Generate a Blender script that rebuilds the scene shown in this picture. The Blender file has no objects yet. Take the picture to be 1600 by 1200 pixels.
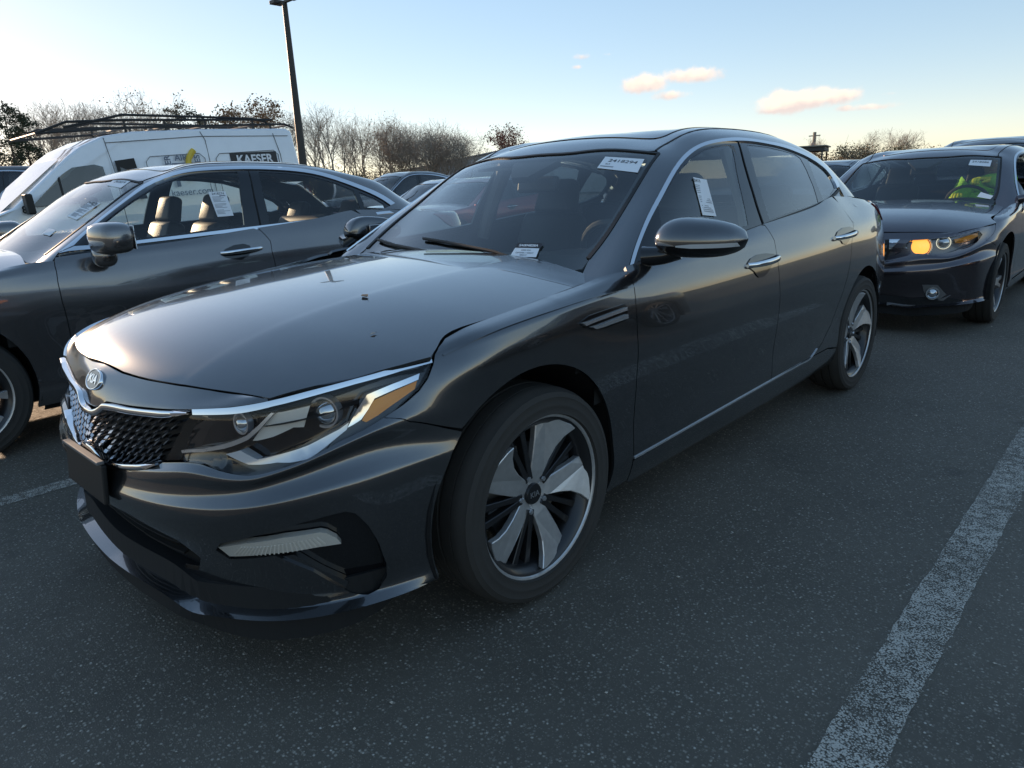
import bpy, bmesh, math, random
import numpy as np
from mathutils import Vector, Matrix
from mathutils.geometry import delaunay_2d_cdt
from mathutils.kdtree import KDTree
random.seed(7); rng = np.random.default_rng(7)
SC = bpy.context.scene; COL = SC.collection
# ---------------------------------------------------------------- camera
cam = bpy.data.cameras.new('camera'); cam_o = bpy.data.objects.new('camera', cam); COL.objects.link(cam_o); SC.camera = cam_o
CAM_YAW, CAM_PITCH, CAM_ROLL = math.radians(43.48), math.radians(-15.76), math.radians(-2.33)
cam.sensor_width = 36; cam.lens = 1093 / 1600 * 36; cam.clip_start = .02; cam.clip_end = 6000
_f = Vector((math.cos(CAM_PITCH) * math.cos(CAM_YAW), math.cos(CAM_PITCH) * math.sin(CAM_YAW), math.sin(CAM_PITCH)))
_r0 = Vector((math.sin(CAM_YAW), -math.cos(CAM_YAW), 0)); _u0 = _r0.cross(_f)
_r = _r0 * math.cos(CAM_ROLL) + _u0 * math.sin(CAM_ROLL); _u = _u0 * math.cos(CAM_ROLL) - _r0 * math.sin(CAM_ROLL)
cam_o.matrix_world = Matrix(((_r.x, _u.x, -_f.x, -1.45), (_r.y, _u.y, -_f.y, -2.166), (_r.z, _u.z, -_f.z, 1.232), (0, 0, 0, 1)))
# ---------------------------------------------------------------- sky, sun, exposure
SUN_EL, SUN_AZ = math.radians(10), math.radians(88)      # azimuth measured from +x towards +y
sun_dir = Vector((math.cos(SUN_EL) * math.cos(SUN_AZ), math.cos(SUN_EL) * math.sin(SUN_AZ), math.sin(SUN_EL)))
W = bpy.data.worlds.new('World'); SC.world = W; W.use_nodes = True
wn, wl = W.node_tree.nodes, W.node_tree.links; wn.clear()
sky = wn.new('ShaderNodeTexSky'); sky.sky_type = 'NISHITA'; sky.sun_disc = False
sky.sun_elevation = SUN_EL; sky.sun_rotation = math.pi / 2 - SUN_AZ; sky.air_density = .85; sky.dust_density = .12; sky.ozone_density = 3.0; sky.altitude = 50
bg = wn.new('ShaderNodeBackground'); bg.inputs['Strength'].default_value = .12; wo = wn.new('ShaderNodeOutputWorld')
# the photograph's tone curve holds the whole sky; the same soft compression evens the dome here
SKY_G, SKY_REF = .50, 4.0
_a = wn.new('ShaderNodeVectorMath'); _a.operation = 'SCALE'; _a.inputs['Scale'].default_value = 1 / SKY_REF; _g = wn.new('ShaderNodeGamma'); _g.inputs[1].default_value = SKY_G
_b = wn.new('ShaderNodeVectorMath'); _b.operation = 'SCALE'; _b.inputs['Scale'].default_value = SKY_REF
wl.new(sky.outputs[0], _a.inputs[0]); wl.new(_a.outputs[0], _g.inputs[0]); _s = wn.new('ShaderNodeHueSaturation'); _s.inputs['Saturation'].default_value = 1.42; wl.new(_g.outputs[0], _s.inputs['Color']); wl.new(_s.outputs[0], _b.inputs[0]); sky_out = _b.outputs[0]
wl.new(sky_out, bg.inputs[0]); wl.new(bg.outputs[0], wo.inputs[0])
sun = bpy.data.lights.new('sun', 'SUN'); sun.energy = 2.1; sun.angle = math.radians(.53); sun.color = (1, .83, .62)
sun_o = bpy.data.objects.new('sun', sun); COL.objects.link(sun_o); sun_o.rotation_euler = (-sun_dir).to_track_quat('-Z', 'Y').to_euler(); sun_o.location = (0, 0, 30)
vs = SC.view_settings; vs.view_transform = 'Standard'; vs.look = 'None'; vs.exposure = 1.12; vs.use_white_balance = True; vs.white_balance_temperature = 7900; vs.white_balance_tint = 22;  vs.gamma = 1; vs.use_curve_mapping = False
SC.cycles.max_bounces = 10; SC.cycles.transparent_max_bounces = 24; SC.cycles.glossy_bounces = 5; SC.cycles.caustics_reflective = False; SC.cycles.caustics_refractive = False
# ---------------------------------------------------------------- helpers
def M(name, col, rough=.5, metal=0., coat=0., spec=.5, noise=None, bump=None, emit=None, coat_rough=.03, trans=0., ior=1.45):
    m = bpy.data.materials.new(name); m.use_nodes = True; nt = m.node_tree; b = nt.nodes['Principled BSDF']
    b.inputs['Base Color'].default_value = (*col, 1); b.inputs['Roughness'].default_value = rough; b.inputs['Metallic'].default_value = metal
    b.inputs['Coat Weight'].default_value = coat; b.inputs['Coat Roughness'].default_value = coat_rough; b.inputs['Specular IOR Level'].default_value = spec
    b.inputs['Transmission Weight'].default_value = trans; b.inputs['IOR'].default_value = ior
    if emit: b.inputs['Emission Color'].default_value = (*emit[0], 1); b.inputs['Emission Strength'].default_value = emit[1]
    if noise or bump:
        tc = nt.nodes.new('ShaderNodeTexCoord')
    if noise:                       # (scale, amount) varies value and roughness
        n = nt.nodes.new('ShaderNodeTexNoise'); n.inputs['Scale'].default_value = noise[0]; n.inputs['Detail'].default_value = 6
        nt.links.new(tc.outputs['Object'], n.inputs['Vector'])
        cr = nt.nodes.new('ShaderNodeMix'); cr.data_type = 'RGBA'
        cr.inputs[6].default_value = (*[c * (1 - noise[1]) for c in col], 1); cr.inputs[7].default_value = (*[min(1, c * (1 + noise[1])) for c in col], 1)
        nt.links.new(n.outputs['Fac'], cr.inputs[0]); nt.links.new(cr.outputs[2], b.inputs['Base Color'])
        mr = nt.nodes.new('ShaderNodeMapRange'); mr.inputs['To Min'].default_value = max(0, rough * .75); mr.inputs['To Max'].default_value = min(1, rough * 1.25)
        nt.links.new(n.outputs['Fac'], mr.inputs['Value']); nt.links.new(mr.outputs[0], b.inputs['Roughness'])
    if bump:                        # (scale, strength, distance)
        n2 = nt.nodes.new('ShaderNodeTexNoise'); n2.inputs['Scale'].default_value = bump[0]; n2.inputs['Detail'].default_value = 4
        nt.links.new(tc.outputs['Object'], n2.inputs['Vector']); bp = nt.nodes.new('ShaderNodeBump'); bp.inputs['Strength'].default_value = bump[1]; bp.inputs['Distance'].default_value = bump[2]
        nt.links.new(n2.outputs['Fac'], bp.inputs['Height']); nt.links.new(bp.outputs[0], b.inputs['Normal'])
    return m

def glass_mat(name, tint, refl=1.0, rough=.0, dirt=0.):
    """thin window pane: tinted see-through plus Fresnel mirror"""
    m = bpy.data.materials.new(name); m.use_nodes = True; nt = m.node_tree; nt.nodes.clear()
    o = nt.nodes.new('ShaderNodeOutputMaterial'); t = nt.nodes.new('ShaderNodeBsdfTransparent'); t.inputs[0].default_value = (*tint, 1)
    g = nt.nodes.new('ShaderNodeBsdfGlossy'); g.inputs['Roughness'].default_value = rough; g.inputs[0].default_value = (1, 1, 1, 1)
    f = nt.nodes.new('ShaderNodeFresnel'); ge = nt.nodes.new('ShaderNodeNewGeometry'); io = nt.nodes.new('ShaderNodeMapRange'); io.inputs['To Min'].default_value = 1.55; io.inputs['To Max'].default_value = 1 / 1.55   # a thin pane mirrors alike from both sides
    nt.links.new(ge.outputs['Backfacing'], io.inputs['Value']); nt.links.new(io.outputs[0], f.inputs[0])
    mu = nt.nodes.new('ShaderNodeMath'); mu.operation = 'MULTIPLY'; mu.inputs[1].default_value = 1.6 * refl; mu.use_clamp = True
    mx = nt.nodes.new('ShaderNodeMixShader'); nt.links.new(f.outputs[0], mu.inputs[0]); nt.links.new(mu.outputs[0], mx.inputs[0])
    nt.links.new(t.outputs[0], mx.inputs[1]); nt.links.new(g.outputs[0], mx.inputs[2])
    last = mx
    if dirt:
        d = nt.nodes.new('ShaderNodeBsdfDiffuse'); d.inputs[0].default_value = (.55, .56, .57, 1)
        tc = nt.nodes.new('ShaderNodeTexCoord'); n = nt.nodes.new('ShaderNodeTexNoise'); n.inputs['Scale'].default_value = 6; n.inputs['Detail'].default_value = 8
        nt.links.new(tc.outputs['Object'], n.inputs['Vector']); mr = nt.nodes.new('ShaderNodeMapRange'); mr.inputs['From Min'].default_value = .3; mr.inputs['From Max'].default_value = .8
        mr.inputs['To Min'].default_value = dirt * .4; mr.inputs['To Max'].default_value = dirt * 1.5; nt.links.new(n.outputs['Fac'], mr.inputs['Value'])
        m2 = nt.nodes.new('ShaderNodeMixShader'); nt.links.new(mr.outputs[0], m2.inputs[0]); nt.links.new(mx.outputs[0], m2.inputs[1]); nt.links.new(d.outputs[0], m2.inputs[2]); last = m2
    nt.links.new(last.outputs[0], o.inputs[0])
    return m

def paint(name, col, metal=.85, rough=.21, flake=.10, coat=1.0):
    m = M(name, col, rough=rough, metal=metal, coat=coat, coat_rough=.025); m.node_tree.nodes['Principled BSDF'].inputs['Coat IOR'].default_value = 1.75; nt = m.node_tree; b = nt.nodes['Principled BSDF']
    tc = nt.nodes.new('ShaderNodeTexCoord'); v = nt.nodes.new('ShaderNodeTexVoronoi'); v.inputs['Scale'].default_value = 900
    nt.links.new(tc.outputs['Object'], v.inputs['Vector']); mx = nt.nodes.new('ShaderNodeMix'); mx.data_type = 'RGBA'
    mx.inputs[6].default_value = (*[c * (1 - flake) for c in col], 1); mx.inputs[7].default_value = (*[c * (1 + flake * 1.6) for c in col], 1)
    nt.links.new(v.outputs['Color'], mx.inputs[0])
    # thin road film: lighter, rougher, patchy
    n = nt.nodes.new('ShaderNodeTexNoise'); n.inputs['Scale'].default_value = 3.5; n.inputs['Detail'].default_value = 9; n.inputs['Roughness'].default_value = .65
    nt.links.new(tc.outputs['Object'], n.inputs['Vector']); r = nt.nodes.new('ShaderNodeMapRange'); r.inputs['From Min'].default_value = .42; r.inputs['From Max'].default_value = .75; r.inputs['To Max'].default_value = .10
    nt.links.new(n.outputs['Fac'], r.inputs['Value']); m2 = nt.nodes.new('ShaderNodeMix'); m2.data_type = 'RGBA'; m2.inputs[7].default_value = (.30, .28, .25, 1)
    nt.links.new(r.outputs[0], m2.inputs[0]); nt.links.new(mx.outputs[2], m2.inputs[6]); nt.links.new(m2.outputs[2], b.inputs['Base Color'])
    cr = nt.nodes.new('ShaderNodeMapRange'); cr.inputs['To Min'].default_value = .008; cr.inputs['To Max'].default_value = .05; cr.inputs['From Min'].default_value = .4; cr.inputs['From Max'].default_value = .8
    nt.links.new(n.outputs['Fac'], cr.inputs['Value']); nt.links.new(cr.outputs[0], b.inputs['Coat Roughness'])
    return m

def link(o, parent=None):
    COL.objects.link(o)
    if parent is not None: o.parent = parent
    return o
def thing(name, label, cat, loc=(0, 0, 0), rz=0, group=None):
    o = bpy.data.objects.new(name, None); o.empty_display_size = .2; link(o); o.location = loc; o.rotation_euler = (0, 0, rz); tag(o, label, cat, group); return o
def tag(o, label, cat, group=None):
    o['label'] = label; o['category'] = cat
    if group: o['group'] = group
    return o
def struct(o, kind='structure'): o['kind'] = kind; return o

def mesh(name, V, F, mat, parent=None, smooth=True, normals=None, mats=None, mi=None):
    me = bpy.data.meshes.new(name); me.from_pydata([tuple(map(float, v)) for v in V], [], [tuple(map(int, f)) for f in F])
    for m in (mats or [mat]): me.materials.append(m)
    if mi is not None: me.polygons.foreach_set('material_index', np.array(mi, np.int32))
    me.polygons.foreach_set('use_smooth', np.full(len(me.polygons), smooth)); me.update()
    if normals is not None: me.normals_split_custom_set([tuple(map(float, n)) for n in normals])
    return link(bpy.data.objects.new(name, me), parent)

class MB:
    """collects simple solids into one mesh"""
    def __init__(s): s.V = []; s.F = []
    def add(s, V, F): k = len(s.V); s.V += [tuple(v) for v in V]; s.F += [tuple(i + k for i in f) for f in F]; return s
    def box(s, c, d, R=None, taper=1.):
        P = []
        for z in (-1, 1):
            for x, y in ((-1, -1), (1, -1), (1, 1), (-1, 1)):
                t = taper if z > 0 else 1; P.append(Vector((x * d[0] / 2 * t, y * d[1] / 2 * t, z * d[2] / 2)))
        P = [(R @ p if R else p) + Vector(c) for p in P]
        return s.add(P, [(3, 2, 1, 0), (4, 5, 6, 7), (0, 1, 5, 4), (1, 2, 6, 5), (2, 3, 7, 6), (3, 0, 4, 7)])
    def tube(s, pts, r, n=8, cap=True):
        pts = [Vector(p) for p in pts]; rr = r if hasattr(r, '__len__') else [r] * len(pts); ring = []; up = None
        for i, p in enumerate(pts):
            t = (pts[min(i + 1, len(pts) - 1)] - pts[max(i - 1, 0)]).normalized()
            if up is None: up = Vector((0, 0, 1)) if abs(t.z) < .9 else Vector((1, 0, 0))
            a = t.cross(up).normalized(); b = a.cross(t).normalized(); up = b
            ring.append([p + (a * math.cos(2 * math.pi * k / n) + b * math.sin(2 * math.pi * k / n)) * rr[i] for k in range(n)])
        V = [v for q in ring for v in q]; F = []
        for i in range(len(pts) - 1):
            for k in range(n): F.append((i * n + k, i * n + (k + 1) % n, (i + 1) * n + (k + 1) % n, (i + 1) * n + k))
        if cap: F.append(tuple(reversed(range(n)))); F.append(tuple((len(pts) - 1) * n + k for k in range(n)))
        return s.add(V, F)
    def lathe(s, prof, n=48, axis='y', c=(0, 0, 0)):
        """prof: (radius, along-axis)"""
        V = []; m = len(prof)
        for k in range(n):
            a = 2 * math.pi * k / n; ca, sa = math.cos(a), math.sin(a)
            for r, h in prof:
                v = (r * ca, h, r * sa) if axis == 'y' else ((r * ca, r * sa, h) if axis == 'z' else (h, r * ca, r * sa))
                V.append((v[0] + c[0], v[1] + c[1], v[2] + c[2]))
        F = [(k * m + i, k * m + i + 1, ((k + 1) % n) * m + i + 1, ((k + 1) % n) * m + i) for k in range(n) for i in range(m - 1)]
        if axis == 'y': pass
        else: F = [f[::-1] for f in F]
        return s.add(V, F)
    def prism(s, poly, h0, h1, fn):
        """poly 2D, extruded between h0 and h1; fn(a,b,h)->3D"""
        n = len(poly); V = [fn(a, b, h0) for a, b in poly] + [fn(a, b, h1) for a, b in poly]
        return s.add(V, [tuple(range(n))[::-1], tuple(range(n, 2 * n))] + [(i, (i + 1) % n, n + (i + 1) % n, n + i) for i in range(n)])
    def build(s, name, mat, parent=None, smooth=False, bevel=0, seg=2, sub=0, fix=True):
        o = mesh(name, s.V, s.F, mat, parent, smooth)
        if fix or bevel:
            bm = bmesh.new(); bm.from_mesh(o.data)
            if fix: bmesh.ops.recalc_face_normals(bm, faces=bm.faces)
            if bevel: bmesh.ops.bevel(bm, geom=list(bm.edges), offset=bevel, segments=seg, affect='EDGES', profile=.5, clamp_overlap=True)
            if smooth:
                for e in bm.edges:
                    if len(e.link_faces) == 2 and e.calc_face_angle(0) > .75: e.smooth = False
                for f in bm.faces: f.smooth = True
            bm.to_mesh(o.data); bm.free()
        if sub: md = o.modifiers.new('sub', 'SUBSURF'); md.levels = md.render_levels = sub
        return o

def text(name, s, size, mat, parent, mtx, align='CENTER', depth=.0003, sx=1.0, bold=0.):
    c = bpy.data.curves.new(name, 'FONT'); c.body = s; c.size = size; c.align_x = align; c.align_y = 'CENTER'; c.extrude = depth; c.offset = bold
    o = bpy.data.objects.new(name, c); COL.objects.link(o); dg = bpy.context.evaluated_depsgraph_get(); me = bpy.data.meshes.new_from_object(o.evaluated_get(dg))
    COL.objects.unlink(o); bpy.data.objects.remove(o); bpy.data.curves.remove(c)
    me.name = name; me.materials.clear(); me.materials.append(mat)
    me.transform(mtx @ Matrix.Diagonal((sx, 1, 1, 1))); return link(bpy.data.objects.new(name, me), parent)

def inside(pts, poly):
    x, y = pts[:, 0], pts[:, 1]; r = np.zeros(len(pts), bool); n = len(poly)
    for i in range(n):
        x0, y0 = poly[i]; x1, y1 = poly[(i + 1) % n]
        c = ((y0 > y) != (y1 > y)); 
        if y1 != y0: r ^= c & (x < (x1 - x0) * (y - y0) / (y1 - y0) + x0)
    return r
def dist_poly(pts, poly):
    d = np.full(len(pts), 1e9); n = len(poly)
    for i in range(n):
        a = poly[i]; b = poly[(i + 1) % n]; ab = b - a; t = np.clip(((pts - a) @ ab) / (ab @ ab + 1e-15), 0, 1)
        d = np.minimum(d, np.linalg.norm(pts - a - t[:, None] * ab, axis=1))
    return d
def area(p): return .5 * np.sum(p[:, 0] * np.roll(p[:, 1], -1) - np.roll(p[:, 0], -1) * p[:, 1])
def offset_poly(p, d):
    """move a polygon's edges inwards by d (metres)"""
    if abs(d) < 1e-9: return p
    if area(p) < 0: p = p[::-1]
    e = np.roll(p, -1, 0) - p; e /= np.linalg.norm(e, axis=1)[:, None] + 1e-12; n = np.stack([-e[:, 1], e[:, 0]], 1)
    m = n + np.roll(n, 1, 0); m /= np.maximum((m * m).sum(1), .35)[:, None] / 2; return p + m * d
def resample(p, st, closed=True):
    q = np.vstack([p, p[:1]]) if closed else p; out = []
    for a, b in zip(q[:-1], q[1:]):
        k = max(1, int(math.ceil(np.linalg.norm(b - a) / st)))
        for i in range(k): out.append(a + (b - a) * i / k)
    if not closed: out.append(q[-1])
    return np.array(out)
def smooth_line(P, n=4):
    """Catmull-Rom through 3D points"""
    P = np.array(P, float)
    if len(P) < 3: return P
    t = np.r_[0, np.cumsum(np.linalg.norm(np.diff(P, axis=0), axis=1) + 1e-6)]; q = np.concatenate([np.linspace(t[i], t[i + 1], n, endpoint=False) for i in range(len(P) - 1)] + [[t[-1]]])
    return cspline(t, P, q)
MIR = np.array([1, -1, 1.])
def mirl(P): return [(p[0], -p[1], p[2]) if len(p) == 3 else (838 - p[0], p[1]) for p in P]

def panel(name, sf, loop, mat, parent, off=0., thick=.012, gap=.002, step=.028, holes=(), mir=False, vs=8, sub_edge=.018, back=False, push=None):
    """cut a piece out of a body surface; loop and holes are 3D points near the surface"""
    mk = lambda L: sf.to_m(sf.uv(L))
    outer = mk(loop)
    if area(outer) < 0: outer = outer[::-1]
    outer = resample(offset_poly(outer, gap), sub_edge); hs = [resample(offset_poly(mk(h), -gap), sub_edge) for h in holes]
    hs = [h if area(h) > 0 else h[::-1] for h in hs]
    lo, hi = outer.min(0), outer.max(0)
    iu = []; last = -9
    for i, m in enumerate(sf.mu):
        if lo[0] - .01 < m < hi[0] + .01 and m - last >= step: iu.append(m); last = m
    iv = []; last = -9
    for j, m in enumerate(sf.mv):
        if lo[1] - .01 < m < hi[1] + .01 and (m - last >= step * .55 or (vs and j % vs == 0)): iv.append(m); last = m
    G = np.array([(a, b) for a in iu for b in iv]) if iu and iv else np.zeros((0, 2))
    if len(G):
        k = inside(G, outer) & (dist_poly(G, outer) > min(step, .02) * .35)
        for h in hs: k &= ~inside(G, h) & (dist_poly(G, h) > min(step, .02) * .35)
        G = G[k]
    pts = [outer] + hs; E = []; c = 0; loops = []
    for p in pts: E += [(c + i, c + (i + 1) % len(p)) for i in range(len(p))]; loops.append(list(range(c, c + len(p)))); c += len(p)
    A = np.vstack(pts + ([G] if len(G) else []))
    rv, re, rf, ov, oe, of = delaunay_2d_cdt([Vector(a) for a in A], E, [], 0, 1e-6)
    Q = np.array([tuple(v) for v in rv]); T = np.array([f for f in rf if len(f) == 3])
    cen = Q[T].mean(1); k = inside(cen, outer)
    for h in hs: k &= ~inside(cen, h)
    T = T[k]
    used = np.unique(T); rm = -np.ones(len(Q), int); rm[used] = np.arange(len(used)); T = rm[T]; Q = Q[used]
    uv = sf.from_m(Q); N = sf.nr(uv); X = sf.ev(uv) + (N * off if push is None else np.array(push))
    fn_ = lambda T: np.cross(X[T[:, 1]] - X[T[:, 0]], X[T[:, 2]] - X[T[:, 0]])
    if (fn_(T) * N[T[:, 0]]).sum() < 0: T = T[:, ::-1]
    fnm = fn_(T); fnm /= np.linalg.norm(fnm, axis=1)[:, None] + 1e-15
    LN = N[T]; bad = (LN * fnm[:, None, :]).sum(2) < .55; LN[bad] = np.broadcast_to(fnm[:, None, :], LN.shape)[bad]; LN = list(LN.reshape(-1, 3))
    V = [X]; F = [tuple(t) for t in T]; c = len(X)
    if thick:
        cnt = {}
        for t in T:
            for a, b in ((t[0], t[1]), (t[1], t[2]), (t[2], t[0])):
                cnt[(a, b)] = 1
        bd = [(a, b) for (a, b) in cnt if (b, a) not in cnt]
        for a, b in bd:
            p, q = X[a], X[b]; n = np.cross(q - p, N[a]); n /= np.linalg.norm(n) + 1e-12
            V.append(np.array([p, q, q - N[b] * thick, p - N[a] * thick])); LN += [n] * 4; F.append((c + 1, c, c + 3, c + 2)); c += 4
    V = np.vstack(V)
    if back: V2 = X - N * thick; F += [tuple(np.array(t[::-1]) + c) for t in T]; V = np.vstack([V, V2]); LN += list((-N)[T[:, ::-1]].reshape(-1, 3))
    o = mesh(name, V, F, mat, parent, True, LN)
    if mir:
        L2 = []; i = 0
        for f in F: L2 += [n * MIR for n in LN[i:i + len(f)][::-1]]; i += len(f)
        o2 = mesh(name, V * MIR, [f[::-1] for f in F], mat, parent, True, L2); return o, o2
    return o
def ribbon(name, sf, A, B, mat, parent, off=.004, thick=.008, mir=False, step=.03, gap=0):
    return panel(name, sf, list(A) + list(B)[::-1], mat, parent, off=off, thick=thick, gap=gap, mir=mir, step=step, vs=0)
def line_strip(name, sf, P, w, mat, parent, off=.002, thick=.004, mir=False, n=3):
    """thin strip of width w along a line on the surface"""
    uvm = sf.to_m(sf.uv(smooth_line(P, n))); t = np.gradient(uvm, axis=0); t /= np.linalg.norm(t, axis=1)[:, None] + 1e-12; nn = np.stack([-t[:, 1], t[:, 0]], 1)
    a = uvm + nn * w / 2; b = uvm - nn * w / 2; k = len(a); V = []; NN = []
    ua, ub = sf.from_m(a), sf.from_m(b); Na, Nb = sf.nr(ua), sf.nr(ub); Xa, Xb = sf.ev(ua), sf.ev(ub)
    V = np.vstack([Xa + Na * (off - thick), Xa + Na * off, Xb + Nb * off, Xb + Nb * (off - thick)])
    F = []
    for i in range(k - 1):
        for r in range(3): F.append((r * k + i, r * k + i + 1, (r + 1) * k + i + 1, (r + 1) * k + i))
    F += [(0, k, 2 * k, 3 * k), (4 * k - 1, 3 * k - 1, 2 * k - 1, k - 1)]
    mb = MB().add(V, F); o = mb.build(name, mat, parent, smooth=True)
    if mir:
        mb2 = MB().add(V * MIR, [f[::-1] for f in F]); return o, mb2.build(name, mat, parent, smooth=True)
    return o
# ---------------------------------------------------------------- car body surfaces (metres, car frame: x to the rear, z up)
def cspline(t, y, tq):
    t = np.asarray(t, float); y = np.asarray(y, float); tq = np.asarray(tq, float); n = len(t); h = np.diff(t)
    A = np.eye(n); b = np.zeros((n,) + y.shape[1:])
    for i in range(1, n - 1):
        A[i, i - 1] = h[i - 1]; A[i, i] = 2 * (h[i - 1] + h[i]); A[i, i + 1] = h[i]
        b[i] = 6 * ((y[i + 1] - y[i]) / h[i] - (y[i] - y[i - 1]) / h[i - 1])
    m = np.linalg.solve(A, b)
    k = np.clip(np.searchsorted(t, tq) - 1, 0, n - 2); d = tq - t[k]; hk = h[k]; e = t[k + 1] - tq
    sh = lambda a: a.reshape(a.shape + (1,) * (y.ndim - 1))
    return sh(e**3 / (6 * hk)) * m[k] + sh(d**3 / (6 * hk)) * m[k + 1] + sh(e / hk) * y[k] - sh(e * hk / 6) * m[k] + sh(d / hk) * y[k + 1] - sh(d * hk / 6) * m[k + 1]

def pchip(x, y, q):
    x = np.asarray(x, float); y = np.asarray(y, float); q = np.asarray(q, float)
    h = np.diff(x); d = np.diff(y) / h; m = np.zeros(len(x))
    for i in range(1, len(x) - 1):
        if d[i - 1] * d[i] > 0:
            w1 = 2 * h[i] + h[i - 1]; w2 = h[i] + 2 * h[i - 1]
            m[i] = (w1 + w2) / (w1 / d[i - 1] + w2 / d[i])
    m[0] = d[0]; m[-1] = d[-1]
    k = np.clip(np.searchsorted(x, q) - 1, 0, len(x) - 2); t = np.clip((q - x[k]) / h[k], 0, 1)
    return ((1 + 2 * t) * (1 - t)**2) * y[k] + t * (1 - t)**2 * h[k] * m[k] + t * t * (3 - 2 * t) * y[k + 1] + t * t * (t - 1) * h[k] * m[k + 1]

def gsm(a, sig):
    # gaussian smoothing along axis 0 with edge clamping
    if sig <= 0: return a
    r = int(3 * sig + 1); k = np.exp(-.5 * (np.arange(-r, r + 1) / sig)**2); k /= k.sum()
    p = np.concatenate([np.repeat(a[:1], r, 0), a, np.repeat(a[-1:], r, 0)], 0)
    return sum(k[i] * p[i:i + len(a)] for i in range(2 * r + 1))

class Plan:
    """plan outline from the nose centre round the camera side to the tail centre"""
    def __init__(s, pts):
        P = np.array(pts, float); M = np.vstack([P[1:4][::-1] * [1, -1], P, P[-4:-1][::-1] * [1, -1]])
        t = np.r_[0, np.cumsum(np.linalg.norm(np.diff(M, axis=0), axis=1))]
        tq = np.linspace(t[3], t[-4], 4000); s.C = cspline(t, M, tq)
        s.S = np.r_[0, np.cumsum(np.linalg.norm(np.diff(s.C, axis=0), axis=1))]
        T = np.gradient(s.C, s.S, axis=0); s.N = np.stack([T[:, 1], -T[:, 0]], 1)
        s.N /= np.linalg.norm(s.N, axis=1)[:, None]
        if s.N[0, 0] > 0: s.N = -s.N
        s.L = s.S[-1]
    def at(s, q):
        f = lambda a: np.stack([np.interp(q, s.S, a[:, 0]), np.interp(q, s.S, a[:, 1])], 1)
        return f(s.C), f(s.N)
    def s_of_x(s, x):
        return float(np.interp(x, s.C[:, 0], s.S))

class Surf:
    """dense grid V[nu, nv, 3]; creases kept; uv() snaps points, ev() evaluates"""
    def __init__(s, V, mirror=True):
        if mirror:
            M = V[1:][::-1] * np.array([1, -1, 1]); V = np.concatenate([M, V], 0)
        s.V = V; nu, nv = V.shape[:2]
        du = np.gradient(V, axis=0); dv = np.gradient(V, axis=1); n = np.cross(du, dv)
        n /= np.linalg.norm(n, axis=2)[..., None] + 1e-12
        c = V.reshape(-1, 3).mean(0)
        if ((V - c) * n).sum() < 0: n = -n
        s.Nn = n
        s.mu = np.r_[0, np.cumsum(np.linalg.norm(np.diff(V, axis=0), axis=2).mean(1))]
        s.mv = np.r_[0, np.cumsum(np.maximum(np.linalg.norm(np.diff(V, axis=1), axis=2).mean(0), 1e-4))]
    def ev(s, uv, A=None):
        A = s.V if A is None else A
        u = np.clip(uv[:, 0], 0, A.shape[0] - 1.0001); v = np.clip(uv[:, 1], 0, A.shape[1] - 1.0001)
        i = u.astype(int); j = v.astype(int); a = (u - i)[:, None]; b = (v - j)[:, None]
        return A[i, j] * (1 - a) * (1 - b) + A[i + 1, j] * a * (1 - b) + A[i, j + 1] * (1 - a) * b + A[i + 1, j + 1] * a * b
    def nr(s, uv):
        n = s.ev(uv, s.Nn); return n / (np.linalg.norm(n, axis=1)[:, None] + 1e-12)
    def uv(s, P):
        F = s.V.reshape(-1, 3); nv = s.V.shape[1]; out = []
        if not hasattr(s, 'kd'):
            s.kd = KDTree(len(F))
            for i, f in enumerate(F): s.kd.insert(f, i)
            s.kd.balance()
        idx = [i for i, p in enumerate(P) if len(p) == 3]; res = np.array([tuple(p) if len(p) == 2 else (0., 0.) for p in P], float)
        if idx:
            X0 = np.array([P[i] for i in idx], float); k = np.array([s.kd.find(p)[1] for p in X0]); q = np.stack([k // nv, k % nv], 1).astype(float); e = 1e-2
            for _ in range(10):
                q = np.clip(q, [.02, .02], [s.V.shape[0] - 1.03, nv - 1.03]); X = s.ev(q)
                Ju = (s.ev(q + [e, 0]) - s.ev(q - [e, 0])) / (2 * e); Jv = (s.ev(q + [0, e]) - s.ev(q - [0, e])) / (2 * e); r = X0 - X
                a, b, c = (Ju * Ju).sum(1) + 1e-9, (Ju * Jv).sum(1), (Jv * Jv).sum(1) + 1e-9; g, h = (Ju * r).sum(1), (Jv * r).sum(1); D = a * c - b * b + 1e-18
                q = q + np.clip(np.stack([(c * g - b * h) / D, (a * h - b * g) / D], 1), -.7, .7)
            res[idx] = np.clip(q, 0, [s.V.shape[0] - 1, nv - 1])
        return res
    def to_m(s, uv):
        return np.stack([np.interp(uv[:, 0], np.arange(len(s.mu)), s.mu), np.interp(uv[:, 1], np.arange(len(s.mv)), s.mv)], 1)
    def from_m(s, m):
        return np.stack([np.interp(m[:, 0], s.mu, np.arange(len(s.mu))), np.interp(m[:, 1], s.mv, np.arange(len(s.mv)))], 1)

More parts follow.
